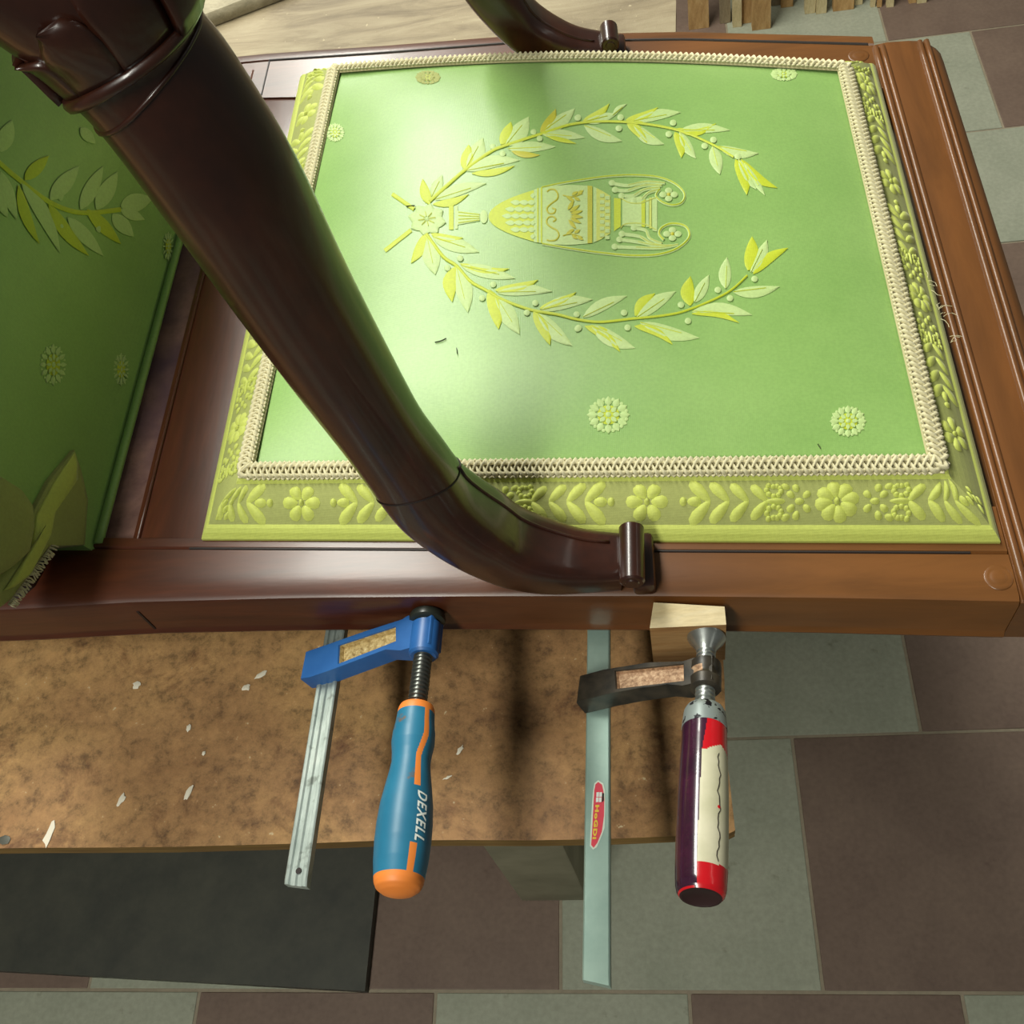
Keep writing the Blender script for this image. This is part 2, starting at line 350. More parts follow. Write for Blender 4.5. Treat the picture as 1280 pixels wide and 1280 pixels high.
# extend beyond the frame up to the top of the back
P0 = st[0][0]; st = [(P0+Vector((-.22,0,.02)), st[0][1]*.7), (P0+Vector((-.15,0,.05)), st[0][1]*.85), (P0+Vector((-.07,0,.045)), st[0][1]*.98), (P0+Vector((-.022,0,.026)), st[0][1])]+st
def smooth_path(st, sub=5):
    out = []; n = len(st)
    for i in range(n-1):
        p0,p1,p2,p3 = [st[min(max(k,0),n-1)] for k in (i-1,i,i+1,i+2)]
        for q in range(sub):
            t = q/sub
            f = lambda a,b,c,d: .5*((2*b)+(c-a)*t+(2*a-5*b+4*c-d)*t*t+(3*b-a-3*c+d)*t**3)
            out.append((f(p0[0],p1[0],p2[0],p3[0]), f(p0[1],p1[1],p2[1],p3[1])))
    out.append(st[-1]); return out
path = smooth_path(st)
def make_arm(mirror):
    def T(P): return Vector((P.x, mirror-P.y-.17*(P.x+.03), P.z)) if mirror else P
    m = MB(); rings = []; n = 32; N = len(path)
    frames = []
    for i, (p, r) in enumerate(path):
        t = (path[min(i+1,N-1)][0]-path[max(i-1,0)][0]).normalized(); a = Vector((0,1,0)); bb = t.cross(a).normalized()
        if bb.z < 0 and bb.x < 0: bb = -bb
        f = min(1, max(0, (i/(N-1)-.58)/.2)); e = 2+1.6*f      # squarer towards the foot
        frames.append((p, a, bb, r, t)); ring = []
        ks = .80 if f >= 1 else lerp(1, .80, f)
        for q in range(n):
            an = q*2*math.pi/n; cs, sn = math.cos(an), math.sin(an)
            ca = math.copysign(abs(cs)**(2/e), cs); sa = math.copysign(abs(sn)**(2/e), sn)
            ring.append(T(p+a*ca*r+bb*sa*r*ks))
        rings.append(ring)
    m.loft(rings); arm = m.build('arm', M_arm, chair, 50)
    def skin(i, an, k=1.0):      # point on the arm surface at (fractional) station i
        i = min(max(i, 0), N-1.001); i0 = int(i); fr_ = i-i0; q = (an/(2*math.pi) % 1)*n; q0 = int(q) % n; fq = q-int(q)
        g_ = lambda ii: lerp(rings[ii][q0], rings[ii][(q0+1) % n], fq)
        P = lerp(g_(i0), g_(i0+1), fr_); c = T(lerp(frames[i0][0], frames[i0+1][0], fr_)); return c+(P-c)*k
    k = next(i for i, (p, r) in enumerate(path) if p.z < 1.062 and i > N//2)
    j = MB(); j.tube([skin(k+2.2*math.cos(q*math.pi/24), q*math.pi/24, 1.002) for q in range(49)], .0006, 6); j.build('joint_line', M_groove, arm)
    j = MB(); j.tube([skin(lerp(k, N-3, q/20), math.radians(80), 1.0) for q in range(21)], .0012, 6); j.build('ridge', M_arm, arm, True)
    # scroll roll at the tip of the foot
    c0, c1 = T(Vector((-.0215, YA-(.0235 if not mirror else .0115), .9735))), T(Vector((-.0205, YA+.0155, .9735)))
    s = MB(); ax = c1-c0; L = ax.length
    s.lathe(c0, ax, [(0,.0),(0,.0035),(.0008,.0042),(.0008,.0062),(.002,.0074),(L-.002,.0074),(L-.0008,.0062),(L-.0008,.004),(L,.0035),(L,0)], 24)
    d0 = T(Vector((-.021,YA-.019,ZR-.001))); d1 = T(Vector((-.008,YA+.018,ZR+.012)))
    s.box((-.022, min(d0.y,d1.y), ZR-.001), (-.0085, max(d0.y,d1.y), ZR+.012), 0, .003)
    s.build('scroll', M_arm, arm, 40)
    # collar: bead ring and ring of lotus leaves
    kc = min(range(N), key=lambda i: (path[i][0]-bpy_(160,58,YA)).length)
    p, a, bb, r, t = frames[kc]; cl = MB()
    step = (path[kc+1][0]-path[kc][0]).length
    for off, rad, rr_ in ((.004,.0024,1.02),(.016,.0009,1.0)):
        cl.tube([skin(kc+(off-.0062*(1+math.sin(q*math.pi/24)))/step, q*math.pi/24, rr_) for q in range(49)], rad, 8)
    cl.build('collar', M_arm, arm, True)
    npet = 9
    for q in range(npet):
        an0 = (q+.5)*2*math.pi/npet; lf = MB(); vs = []; nu, nv = 9, 9
        for i in range(nu):
            u = i/(nu-1); wd = (math.pi/npet)*1.02*(1 if u < .55 else math.sqrt(max(0,1-((u-.55)/.45)**2)))
            for j2 in range(nv):
                w_ = (j2/(nv-1)*2-1); an = an0+wd*w_
                lift = 1.015+.085*math.sin(u*1.6)*(1-.8*w_*w_)+.03*u
                vs.append(skin(kc-(-.003+.020*u+.0062*(1+math.sin(an)))/step, an, lift))
        lf.add(vs, [(i*nv+j2, i*nv+j2+1, (i+1)*nv+j2+1, (i+1)*nv+j2) for i in range(nu-1) for j2 in range(nv-1)])
        o = lf.build('carved_leaf', M_arm, arm, True); md = o.modifiers.new('thick', 'SOLIDIFY'); md.thickness = .0035; md.offset = -1
    return arm
make_arm(0); make_arm(1.096)
# --- seat cushion: border slope and crowned panel
def crown(u, v):
    k = lambda q: 1-abs(2*q-1)**3.2
    return .020*k(u)*k(v)+.010*math.sin(math.pi*min(max(u,0),1))*v*v
def inner(u, v):
    P = lerp(lerp(a_, b_, u), lerp(d_, c_, u), v); return P+Vector((0,0,crown(u, v)))
def inv_uv(x, y):
    u = v = .5
    for _ in range(12):
        P = lerp(lerp(a_, b_, u), lerp(d_, c_, u), v); du = lerp(b_-a_, c_-d_, v); dv = lerp(d_-a_, c_-b_, u)
        ex, ey = x-P.x, y-P.y; det = du.x*dv.y-du.y*dv.x
        u += (ex*dv.y-ey*dv.x)/det; v += (du.x*ey-du.y*ex)/det
    return u, v
def surf(x, y):
    u, v = inv_uv(x, y); uc, vc = min(max(u,0),1), min(max(v,0),1)
    return .975+crown(uc, vc)
def on_seat(px, py, h=0):
    z = .99
    for _ in range(7):
        P = bp(px, py, z); z = surf(P.x, P.y)
    P = bp(px, py, z); return Vector((P.x, P.y, z+h))
m = MB(); nu, nv = 48, 44
m.add([inner(i/nu, j/nv) for j in range(nv+1) for i in range(nu+1)], [(j*(nu+1)+i, j*(nu+1)+i+1, (j+1)*(nu+1)+i+1, (j+1)*(nu+1)+i) for j in range(nv) for i in range(nu)])
seat = m.build('seat_cushion', M_green, chair, True)
# border sides: outer corner P0,P1 ; inner p0,p1 (inner edge follows the panel edge)
sides = [('n', A, B, lambda s: inner(s, 0)), ('r', B, C_, lambda s: inner(1, s)), ('f', C_, D, lambda s: inner(1-s, 1)), ('l', D, A, lambda s: inner(0, 1-s))]
def band_pt(side, s, v, h=0):
    _, P0, P1, fi = side; o = lerp(P0, P1, s); i = fi(s); P = lerp(o, i, v)
    bul = .0035*math.sin(math.pi*v)
    return P+Vector((0,0,1.2*(bul+h)))
VB = [0,.03,.07,.13,.17,.19,.3,.4,.5,.6,.7,.77,.79,.83,.88,.92,1]
def stripe_h(v): return .0009*max(0, 1-((v-.10)/.085)**2) + .0014*max(0, 1-((v-.86)/.07)**2)
m = MB(); n = 60
for sd in sides:
    base = [[band_pt(sd, i/n, v, stripe_h(v)) for v in VB] for i in range(n+1)]
    for i in range(n):
        for j in range(len(VB)-1):
            vm = (VB[j]+VB[j+1])/2
            m.add([base[i][j],base[i+1][j],base[i+1][j+1],base[i][j+1]], [(0,1,2,3)], 1 if (vm < .185 or .78 < vm < .93) else 0)
    o = [lerp(sd[1], sd[2], i/n) for i in range(n+1)]
    for i in range(n): m.add([o[i],o[i+1],o[i+1]-Vector((0,0,.004)),o[i]-Vector((0,0,.004))], [(0,1,2,3)], 1)
bm_ = m.build('border_band', [M_band, M_bandy], seat, True)
# raised motifs on the border
mo = None
def drop(sd, L, cu, cv, lu, wv, ang, hh=.0016, n=10, tail=.5):
    """one raised petal: centre (cu along, cv across, in metres from band middle), half length, half width, angle"""
    vs = []; wv *= 1.32; ca, sa = math.cos(ang), math.sin(ang)
    _, Q0, Q1, fi = sd; d = (Q1-Q0).normalized(); ia, ib = (fi(0)-Q0).dot(d), (fi(1)-Q0).dot(d)
    def P(x, y, h):
        u = cu+x*ca-y*sa; v_ = .485+(cv+x*sa+y*ca)/.044
        o = Q0+d*min(max(u,0),L); i = fi(min(max((u-ia)/(ib-ia),0),1))
        return lerp(o, i, v_)+Vector((0,0,1.2*(.0035*math.sin(math.pi*min(max(v_,0),1))+h)))
    vs.append(P(.15*lu, 0, hh))
    for i in range(n):
        a = i*2*math.pi/n; x = math.cos(a); y = math.sin(a)*(1-tail*(1-x)/2); vs.append(P(x*lu*.55, y*wv*.6, hh*.85))
    for i in range(n):
        a = i*2*math.pi/n; x = math.cos(a); y = math.sin(a)*(1-tail*(1-x)/2); vs.append(P(x*lu, y*wv, .0001))
    fs = [(0, i+1, (i+1)%n+1) for i in range(n)]+[(i+1, n+i+1, n+(i+1)%n+1, (i+1)%n+1) for i in range(n)]
    mo.add(vs, fs)
def flower(sd, L, u, six=True):
    k = 6 if six else 8
    for q in range(k):
        a = q*2*math.pi/k+math.pi/k*(0 if six else .5)
        drop(sd, L, u+.0075*math.cos(a), .0072*math.sin(a), .0052, .0039, a, tail=.5)
    drop(sd, L, u, 0, .0017, .0017, 0, .002, tail=0)
def leafgroup(sd, L, u, dr):           # leaves whose tips splay towards the flower
    for q in range(4):
        x = u-dr*(.030+.0115*q); sc = 1-.07*q
        for sg in (1,-1):
            th = sg*.85
            drop(sd, L, x-dr*.0015, sg*.0062*sc,   .0092*sc, .0036*sc, th if dr > 0 else math.pi-th, tail=.5)
    drop(sd, L, u-dr*.0215, 0, .0022, .0022, 0, tail=0)
    drop(sd, L, u-dr*.028, 0, .0042, .0028, 0, tail=.3)
def scrolls(sd, L, u, dr):
    for sg in (1,-1):
        for q in range(9):
            a = q*.72; rr_ = .0050-.00028*q
            drop(sd, L, u+dr*rr_*math.cos(a+2.4), sg*(.0068+rr_*.9*math.sin(a+2.4)), .0019, .0013, a+math.pi/2+2.4, .0014, 8, 0)
    drop(sd, L, u, 0, .006, .0018, 0, tail=.4)
def cluster(sd, L, u, dr):
    for (x, y, a) in ((0,.0,0),(.005,.004,.8),(.005,-.004,-.8),(.002,.008,1.3),(.002,-.008,-1.3),(.008,.009,.4),(.008,-.009,-.4),(-.004,.004,2.3),(-.004,-.004,-2.3)):
        drop(sd, L, u+dr*x, y, .0028, .0019, a if dr > 0 else math.pi-a, .0014, 8, .3)
def motif(name, fn, *a):
    global mo
    mo = MB(); fn(*a); mo.build(name, M_bandy, seat, True)
for sd in sides:
    L = (sd[2]-sd[1]).length; hp = .1098
    u0 = .071 if sd[0] == 'n' else (.075 if sd[0] != 'r' else .066)
    k = -1
    while u0+hp*k < L+.1:
        u = u0+hp*k; ok = lambda q: .022 < q < L-.022
        if k % 2 == 0:
            if ok(u): motif('band_flower', flower, sd, L, u)
            for dr in (1,-1):
                if ok(u-dr*.045) or (sd[0] == 'n' and 0 < u-dr*.045 < L): motif('band_leaf_spray', leafgroup, sd, L, u, dr)
        else:
            if ok(u): motif('band_flower', flower, sd, L, u, False)
            for dr in (1,-1):
                if ok(u-dr*.018): motif('band_bud_cluster', cluster, sd, L, u-dr*.021, -dr)
                if ok(u-dr*.03): motif('band_scroll', scrolls, sd, L, u-dr*.035, dr)
        k += 1
    def cornerflower(sd, L):
        for (x, y) in ((0,0),(.004,.004),(.004,-.004),(-.004,.004),(-.004,-.004)): drop(sd, L, .010+x, -.004+y, .003, .002, .8, .0014, 8, .2)
    motif('band_corner_flower', cornerflower, sd, L)
# gimp braid along the panel edge
def loop_pts(step):
    out = []
    for e in range(4):
        f = [lambda s: inner(s,0), lambda s: inner(1,s), lambda s: inner(1-s,1), lambda s: inner(0,1-s)][e]
        Ls = [f(i/200) for i in range(201)]; acc = [0]
        for i in range(200): acc.append(acc[-1]+(Ls[i+1]-Ls[i]).length)
        n = int(acc[-1]/step); j = 0
        for i in range(n):
            d = acc[-1]*i/n
            while acc[j+1] < d: j += 1
            q = (d-acc[j])/(acc[j+1]-acc[j]); out.append(lerp(Ls[j], Ls[j+1], q))
    return out
base = loop_pts(.0011); NB = len(base)
def bframe(i):
    a = base[(i-4) % NB]; c = base[(i+4) % NB]; t = (c-a).normalized(); cen = inner(.5,.5)
    side = Vector((-t.y, t.x, 0)).normalized(); nrm = (Vector((0,0,1))-side*-.45).normalized()   # tilt outwards a little
    nrm = (Vector((0,0,1))-side*.35).normalized(); side = nrm.cross(t).normalized()
    return base[i % NB], t, side, nrm
FR = [bframe(i) for i in range(NB)]
rb = MB(); vs = []
for i in range(NB):
    P, t, sd_, nr = FR[i]
    vs += [P+sd_*x+nr*z for x, z in ((-.0060,.0006),(-.0052,.0024),(0,.0020),(.0052,.0024),(.0060,.0004))]
rb.add(vs, [(i*5+j, ((i+1)%NB)*5+j, ((i+1)%NB)*5+j+1, i*5+j+1) for i in range(NB) for j in range(4)])
rb.build('braid_tape', M_creamd, seat, True)
w_ = round(NB*.0011/.0130)*2*math.pi/NB
for k in range(3):
    bd = MB(); rings = []
    for i in range(NB+1):
        P, t, sd_, nr = FR[i % NB]; ph = i*w_+k*2*math.pi/3
        c = P+sd_*(.0040*math.sin(ph))+nr*(.0036+.0011*math.sin(2*ph))
        rings.append([c+(sd_*math.cos(q*math.pi/2.5)+nr*math.sin(q*math.pi/2.5))*.0019 for q in range(5)])
    bd.loft(rings, True, False); bd.build('braid_cord', M_cream, seat, True)
# woven edges of the braid: small picots both sides
pc = MB()
for sgn in (-1, 1):
    for i in range(0, NB, 3):
        P, t, sd_, nr = FR[i]
        c = P+sd_*sgn*.0052+nr*.0024
        pc.tube([c-t*.0013-sd_*sgn*.0006, c+sd_*sgn*.0007+nr*.0007, c+t*.0013-sd_*sgn*.0006], .0008, 5)
o = pc.build('braid_edge', M_cream, seat, True); o['kind'] = 'stuff'
# --- woven figures on the panel
emb = {}
class Fig:
    def __init__(s, fn): s.m = MB(); s.at = fn
    def leaf(s, b, tp, w, mat, bow=.0, h=.0003, hm=.0009, nr=8):
        b, tp = Vector(b), Vector(tp); d = tp-b; nn = Vector((-d.y, d.x)).normalized(); L = d.length; vs = []
        for i in range(nr+1):
            t = i/nr; c = b+d*t+nn*bow*L*math.sin(math.pi*t); ww = 1.15*w/2*(math.sin(math.pi*min(1,t**.85*.98+.02)))**.85
            if i == nr: ww = .1
            for q, hh in ((-1,h),(-.5,hm*.8),(0,hm*.65),(.5,hm*.8),(1,h)): vs.append(s.at(*(c+nn*ww*q), hh))
        s.m.add(vs, [(i*5+j, i*5+j+1, (i+1)*5+j+1, (i+1)*5+j) for i in range(nr) for j in range(4)], mat)
    def stroke(s, pts, w, mat, h=.0008, sub=5, w2=None):
        st = [(Vector(p), 0) for p in pts]; pp = [p for p, _ in smooth_path(st, sub)] if len(st) > 2 else [lerp(st[0][0], st[1][0], q/4) for q in range(5)]
        vs = []; N = len(pp)
        for i, p in enumerate(pp):
            d = (pp[min(i+1,N-1)]-pp[max(i-1,0)]).normalized(); nn = Vector((-d.y, d.x)); ww = w if w2 is None else lerp(w, w2, i/(N-1))
            for q, hh in ((-1,h*.5),(0,h*1.2),(1,h*.5)): vs.append(s.at(*(p+nn*ww/2*q), hh))
        s.m.add(vs, [(i*3+j, i*3+j+1, (i+1)*3+j+1, (i+1)*3+j) for i in range(N-1) for j in range(2)], mat)
    def dot(s, c, rx, ry, mat, h=.0009, n=12):
        vs = [s.at(c[0], c[1], h*1.3)]+[s.at(c[0]+rx*math.cos(i*2*math.pi/n), c[1]+ry*math.sin(i*2*math.pi/n), h*.6) for i in range(n)]
        s.m.add(vs, [(0, i+1, (i+1)%n+1) for i in range(n)], mat)
    def poly(s, pts, mat, h=.0004):
        pts = [Vector((p[0], p[1], 0)) for p in pts]
        # split into a strip of slices so the figure follows the crown
        tri = tessellate_polygon([pts])
        s.m.add([s.at(p.x, p.y, h) for p in pts], tri, mat)
    def build(s, name, parent): return s.m.build(name, [M_yel, M_pale, M_gold, M_green, M_bandy], parent, True)
Y_, P_, G_, N_, O_ = 0, 1, 2, 3, 4
def cropfn(x0, y0, sc, base):
    def f(x, y, h=0): return base(x0+x/sc, y0+y/sc, h)
    return f
def branch(name, specs, stem):
    f = Fig(on_seat)
    for (x0, y0, sc, leaves, berries) in specs:
        L2 = lambda p: (x0+p[0]/sc, y0+p[1]/sc)
        for b, tp, w, mt, bow in leaves:
            f.leaf(L2(b), L2(tp), w/sc, mt, bow, .0003 if mt == P_ else .0004)
            if mt == P_: f.stroke([L2(b), L2(lerp(Vector(b), Vector(tp), .7))], .9, G_ if name == '' else Y_, .0010)
        for c in berries: f.dot(L2(c), 19/sc, 18/sc, P_, .0012)
    f.stroke(stem, 4.2, Y_, .0011, 6, 2.6)
    return f.build(name, seat)
cA = (470,110,4.923,[((330,720),(288,562),56,Y_,-.05),((345,670),(410,540),60,P_,0),((365,690),(680,590),62,P_,-.05),((350,718),(572,656),42,Y_,.08),
 ((540,500),(572,352),80,Y_,.10),((560,490),(660,310),96,P_,.05),((560,512),(885,448),66,P_,-.08),((590,528),(855,482),38,Y_,.06),((770,350),(832,212),66,Y_,.05),
 ((800,355),(942,180),96,P_,.06),((815,378),(1105,365),58,P_,-.03),((835,392),(1010,416),34,G_,.05),((1012,275),(1108,132),54,G_,.08),((1040,262),(1225,130),72,P_,.05),
 ((1020,285),(1285,308),54,P_,-.03),((1040,292),(1232,345),28,Y_,.0)],[(720,365),(780,408),(970,275),(1008,315),(1245,185)])
cB = (720,110,4.571,[((40,190),(192,92),42,Y_,.1),((52,196),(235,150),50,P_,0),((210,160),(290,95),26,P_,-.1),((48,218),(262,306),58,P_,.06),((285,186),(468,114),48,Y_,.1),
 ((330,192),(597,142),56,P_,-.05),((293,208),(407,318),50,Y_,-.1),((330,212),(503,324),60,P_,.1),((570,236),(800,206),40,Y_,.14),((590,246),(878,244),50,P_,-.05),((566,255),(602,402),56,Y_,-.12),
 ((592,256),(685,405),56,P_,.05),((815,338),(1042,376),52,P_,.08),((780,338),(822,496),64,P_,.0),((912,412),(976,614),64,Y_,-.08),((930,412),(1030,582),56,P_,.04),((945,412),(1150,574),50,Y_,.1),((960,430),(1078,615),42,P_,0)],
 [(10,175),(255,172),(245,235),(555,203),(530,268),(785,300),(735,335),(925,395)])
branch('wreath_branch', [cA, cB], [(537,252),(555,236),(580,214),(612,191),(630,183),(673,169),(720,155),(779,153),(842,162),(888,180),(917,197)])
cC = (470,270,4.741,[((300,105),(208,282),58,Y_,-.05),((305,130),(352,350),96,P_,0),((328,108),(518,132),46,Y_,.10),((338,128),(612,216),78,P_,.0),((475,300),(452,512),76,Y_,.12),((480,310),(545,574),90,P_,-.04),
 ((500,285),(792,315),46,Y_,.10),((508,298),(826,372),66,P_,0),((672,440),(727,674),78,Y_,-.05),((708,470),(852,704),92,P_,.0),((708,442),(962,382),52,Y_,.07),((720,456),(1044,450),62,P_,-.05),
 ((935,570),(1032,768),68,Y_,-.06),((960,580),(1164,772),78,P_,.05),((970,550),(1187,455),46,Y_,.06),((980,560),(1284,498),68,P_,-.06)],[(500,255),(425,312),(695,410),(630,490),(945,520),(895,577),(1190,587),(1195,672)])
cD = (720,290,4.571,[((40,490),(292,368),58,P_,-.06),((52,540),(252,688),54,Y_,-.12),((88,536),(338,666),74,P_,.06),((338,482),(452,354),56,Y_,-.10),((348,492),(570,342),70,P_,-.05),((335,540),(552,646),48,Y_,-.12),((368,520),(704,608),70,P_,.05),
 ((652,424),(655,256),70,Y_,-.10),((678,404),(760,248),58,P_,0),((665,456),(1004,476),64,P_,-.07),((662,470),(932,522),34,Y_,-.1),((855,325),(864,146),62,P_,-.05),((900,346),(1164,314),58,P_,.05),
 ((985,222),(1006,28),72,Y_,.05),((1000,232),(1092,48),66,P_,.05),((1012,242),(1212,94),52,Y_,-.08)],[(15,552),(275,465),(295,550),(600,420),(640,512),(810,335),(880,382),(1020,272)])
branch('wreath_branch', [cC, cD], [(533,293),(554,321),(571,333),(588,352),(607,363),(628,375),(664,388),(698,394),(722,400),(751,403),(790,399),(829,395),(860,388),(908,367),(934,345)])
f = Fig(on_seat)        # flower knot with crossed stems
f.stroke([(490.5,243),(518,262)], 5, Y_); f.stroke([(481,314),(514,288)], 5, Y_)
for q in range(8):
    a = q*math.pi/4+.2; f.leaf((534+3*math.cos(a), 275+2.5*math.sin(a)), (534+24*math.cos(a), 275+20*math.sin(a)), 15, P_, 0, .0005, .0013)
for q in range(8):
    a = q*math.pi/4+.6; f.stroke([(534+3*math.cos(a), 275+3*math.sin(a)), (534+11*math.cos(a), 275+9*math.sin(a))], 1.5, O_, .0016)
f.dot((534,275), 3, 2.6, P_, .0018); f.build('wreath_knot', seat)
# urn
f = Fig(on_seat); e = lambda p: (560+p[0]/4, 200+p[1]/4)
E_ = lambda pts: [e(p) for p in pts]
f.poly(E_([(5,225),(28,225),(28,350),(5,350)]), Y_); f.poly(E_([(36,230),(50,230),(50,346),(36,346)]), P_)
f.poly(E_([(50,256),(160,270),(160,306),(50,326)]), P_)
for y in (262,280,298,316): f.stroke(E_([(52,lerp(288,y,1)),(158,lerp(288,y,.5))]), 1.2, Y_)
f.dot(e((180,286)), 5, 8.5, P_)
ub = lambda x: (285-math.sqrt(max(0,(x-203)/227))*133*(1-.0*x), 285+math.sqrt(max(0,(x-203)/227))*125)
xs = [203+227*(q/16)**1.6 for q in range(17)]
for q in range(16):
    x0, x1 = xs[q], xs[q+1]; (u0,l0),(u1,l1) = ub(x0), ub(x1); f.poly(E_([(x0,u0),(x1,u1),(x1,l1),(x0,l0)]), Y_, .0004)
for r_ in range(7):      # pale scale pattern
    yy = 285+(r_-3)*34
    for q in range(4):
        xx = 300+q*42+(0 if r_ % 2 else 16)
        u, l = ub(min(xx-34, 425))
        if u+12 < yy < l-12: f.leaf(e((min(xx+20,436),yy)), e((xx-30,yy-3)), 5.6, P_, 0, .0006, .0010)
def hull(x): # body half-heights past the bowl
    return interp([(430,150),(480,135),(600,126),(720,132),(760,150),(830,192),(870,196)], x), interp([(430,412),(480,420),(600,428),(720,418),(760,402),(830,358),(870,330)], x)
def panel(x0, x1, mat, h=.0004, k=4):
    for q in range(k):
        xa, xb = lerp(x0,x1,q/k), lerp(x0,x1,(q+1)/k); (u0,l0),(u1,l1) = hull(xa), hull(xb); f.poly(E_([(xa,u0),(xb,u1),(xb,l1),(xa,l0)]), mat, h)
panel(430,482,P_); panel(482,698,P_, .0004, 6); panel(698,722,G_, .0005, 1); panel(728,742,P_, .0004, 1); panel(742,812,O_, .0004, 3); panel(830,864,Y_, .0004, 1); panel(446,454,Y_,.0007,1); panel(464,472,Y_,.0007,1)
for (x, y) in [(492,210),(492,365)]:
    pass
f.stroke(E_([(495,162),(510,150),(535,152),(550,175),(545,200),(515,222),(495,245),(505,268),(530,268),(538,250),(522,243)]), 2.2, G_, .0010)
f.stroke(E_([(495,402),(512,406),(540,402),(555,380),(545,355),(515,338),(495,318),(500,292),(525,285),(540,300),(525,312)]), 2.2, G_, .0010)
for ang in (-1.05,-.62,-.25,.12,.48,.9):
    f.leaf(e((585+30*math.cos(ang),280+30*math.sin(ang))), e((585+92*math.cos(ang),280+88*math.sin(ang))), 4.2, G_, 0, .0008, .0013)
for cy, sg in ((185,-1),(375,1)):
    for dx, dy in ((0,0),(28,-14),(56,-28),(10,22),(40,16)):
        f.leaf(e((592+dx,cy+sg*dy*-1*.4)), e((622+dx,cy-sg*dy*.4+sg*(18 if dy < 0 else -16))), 3.6, G_, 0, .0008, .0012)
    f.stroke(E_([(575,cy+sg*6),(620,cy-sg*2),(672,cy+sg*14)]), 1.6, G_, .0010)
for r_ in range(7):
    for q in range(2):
        y = 172+r_*33+q*12; x = 760+q*26; f.poly(E_([(x,y),(x+22,y),(x+22,y+18),(x,y+18)]), P_, .0007)
for q in range(3): f.poly(E_([(872+32*q,196-4*q),(904+32*q,192-4*q),(904+32*q,332+2*q),(872+32*q,330+2*q)]), P_)
f.poly(E_([(966,190),(986,190),(986,338),(966,335)]), Y_); f.poly(E_([(990,195),(1004,195),(1004,338),(990,338)]), P_); f.poly(E_([(1006,190),(1018,190),(1018,345),(1006,345)]), O_); f.poly(E_([(1020,186),(1046,190),(1046,360),(1022,356)]), P_)
hu = [(470,140),(560,120),(680,100),(800,84),(920,78),(1040,86),(1120,112),(1170,150),(1184,185),(1165,218),(1120,228),(1070,212),(1040,180),(1060,148)]
hl = [(470,420),(560,436),(680,455),(800,470),(920,480),(1040,476),(1130,452),(1190,410),(1208,372),(1185,332),(1120,320),(1070,340),(1056,372),(1080,402)]
f.stroke(E_(hu), 3.4, P_, .0007); f.stroke(E_(hu), 1.5, Y_, .0012); f.stroke(E_(hl), 3.8, P_, .0007); f.stroke(E_(hl), 2.0, Y_, .0012)
for pts in ([(1085,118),(990,112),(900,130),(820,118)],[(1070,130),(980,130),(900,155),(836,152)],[(1060,140),(985,150),(930,180),(868,182)],[(1055,150),(1000,168),(970,200),(928,206)],
            [(1150,425),(1060,442),(940,440),(834,436)],[(1120,430),(1040,430),(950,412),(858,400)],[(1090,432),(1020,420),(960,385),(870,372)],[(1070,420),(1010,395),(990,355),(930,342)]):
    f.stroke(E_(pts), 3.6, P_, .0007, 5, 4.6); f.stroke(E_(pts[:3]), 1.0, O_, .0011); f.dot(e(pts[-1]), 4.2, 3.8, P_, .0010)
f.stroke(E_([(862,190),(905,215),(960,218),(1000,205),(1040,190)]), 1.4, O_); f.stroke(E_([(862,345),(880,325),(920,318),(980,322),(1040,350)]), 1.4, O_)
for cx, cy in ((1103,176),(1122,373)):
    for q in range(4):
        a = q*math.pi/2; f.dot(e((cx+28*math.cos(a), cy+20*math.sin(a))), 4.6, 3.8, P_, .0011)
    f.dot(e((cx,cy)), 2.4, 2.2, G_, .0014)
f.build('urn_figure', seat)
def rosette(px, py, r, fn, parent, faint=False, sq=.86):
    f = Fig(fn)
    for q in range(12):
        a = q*math.pi/6; f.leaf((px+r*.5*math.cos(a), py+r*.5*sq*math.sin(a)), (px+r*math.cos(a), py+r*sq*math.sin(a)), r*.30, P_, 0, .0003, .0008, 4)
        f.dot((px+r*.86*math.cos(a+.26), py+r*.86*sq*math.sin(a+.26)), r*.09, r*.09, P_, .0005, 6)
    f.dot((px,py), r*.52, r*.52*sq, Y_, .0006, 16)
    for q in range(8):
        a = q*math.pi/4; f.leaf((px+r*.2*math.cos(a), py+r*.2*sq*math.sin(a)), (px+r*.55*math.cos(a), py+r*.55*sq*math.sin(a)), r*.2, P_, 0, .0008, .0012, 4)
    f.dot((px,py), r*.14, r*.14*sq, P_, .0013, 8)
    f.m.build('rosette', [M_bandy if faint else M_yel, M_band if faint else M_pale, M_gold, M_green, M_bandy], parent, True)
rosette(760.5,519,27,on_seat,seat); rosette(1060,527,23,on_seat,seat); rosette(535,97,16,on_seat,seat,True,.55); rosette(980,93,17,on_seat,seat,False,.5); rosette(419,166,12,on_seat,seat,False,1.0)
for p in ([(544,429),(552,427),(558,424)],[(571,436),(572,444)],[(508,259),(519,258)],[(1022,556),(1026,562)]):
    f = Fig(on_seat); f.stroke(p, 1.0, 0, .0012); f.m.build('stray_stitch', M_thread, seat)
fz = MB()
for q in range(14):
    t_ = random.random(); P = bp(lerp(1150,1200,t_)+random.uniform(-2,3), lerp(330,455,t_), .957); an = random.uniform(-1.2,1.6); ln = random.uniform(.003,.009)
    dv = Vector((ln*math.cos(an), ln*math.sin(an), .0005)); sd_ = Vector((-dv.y, dv.x, 0))*random.uniform(-.4,.4)
    fz.tube([P, P+dv*.35+sd_*.6+Vector((0,0,.001)), P+dv*.7+sd_, P+dv], .00018, 4)
fz.build('frayed_thread', M_cream, seat)
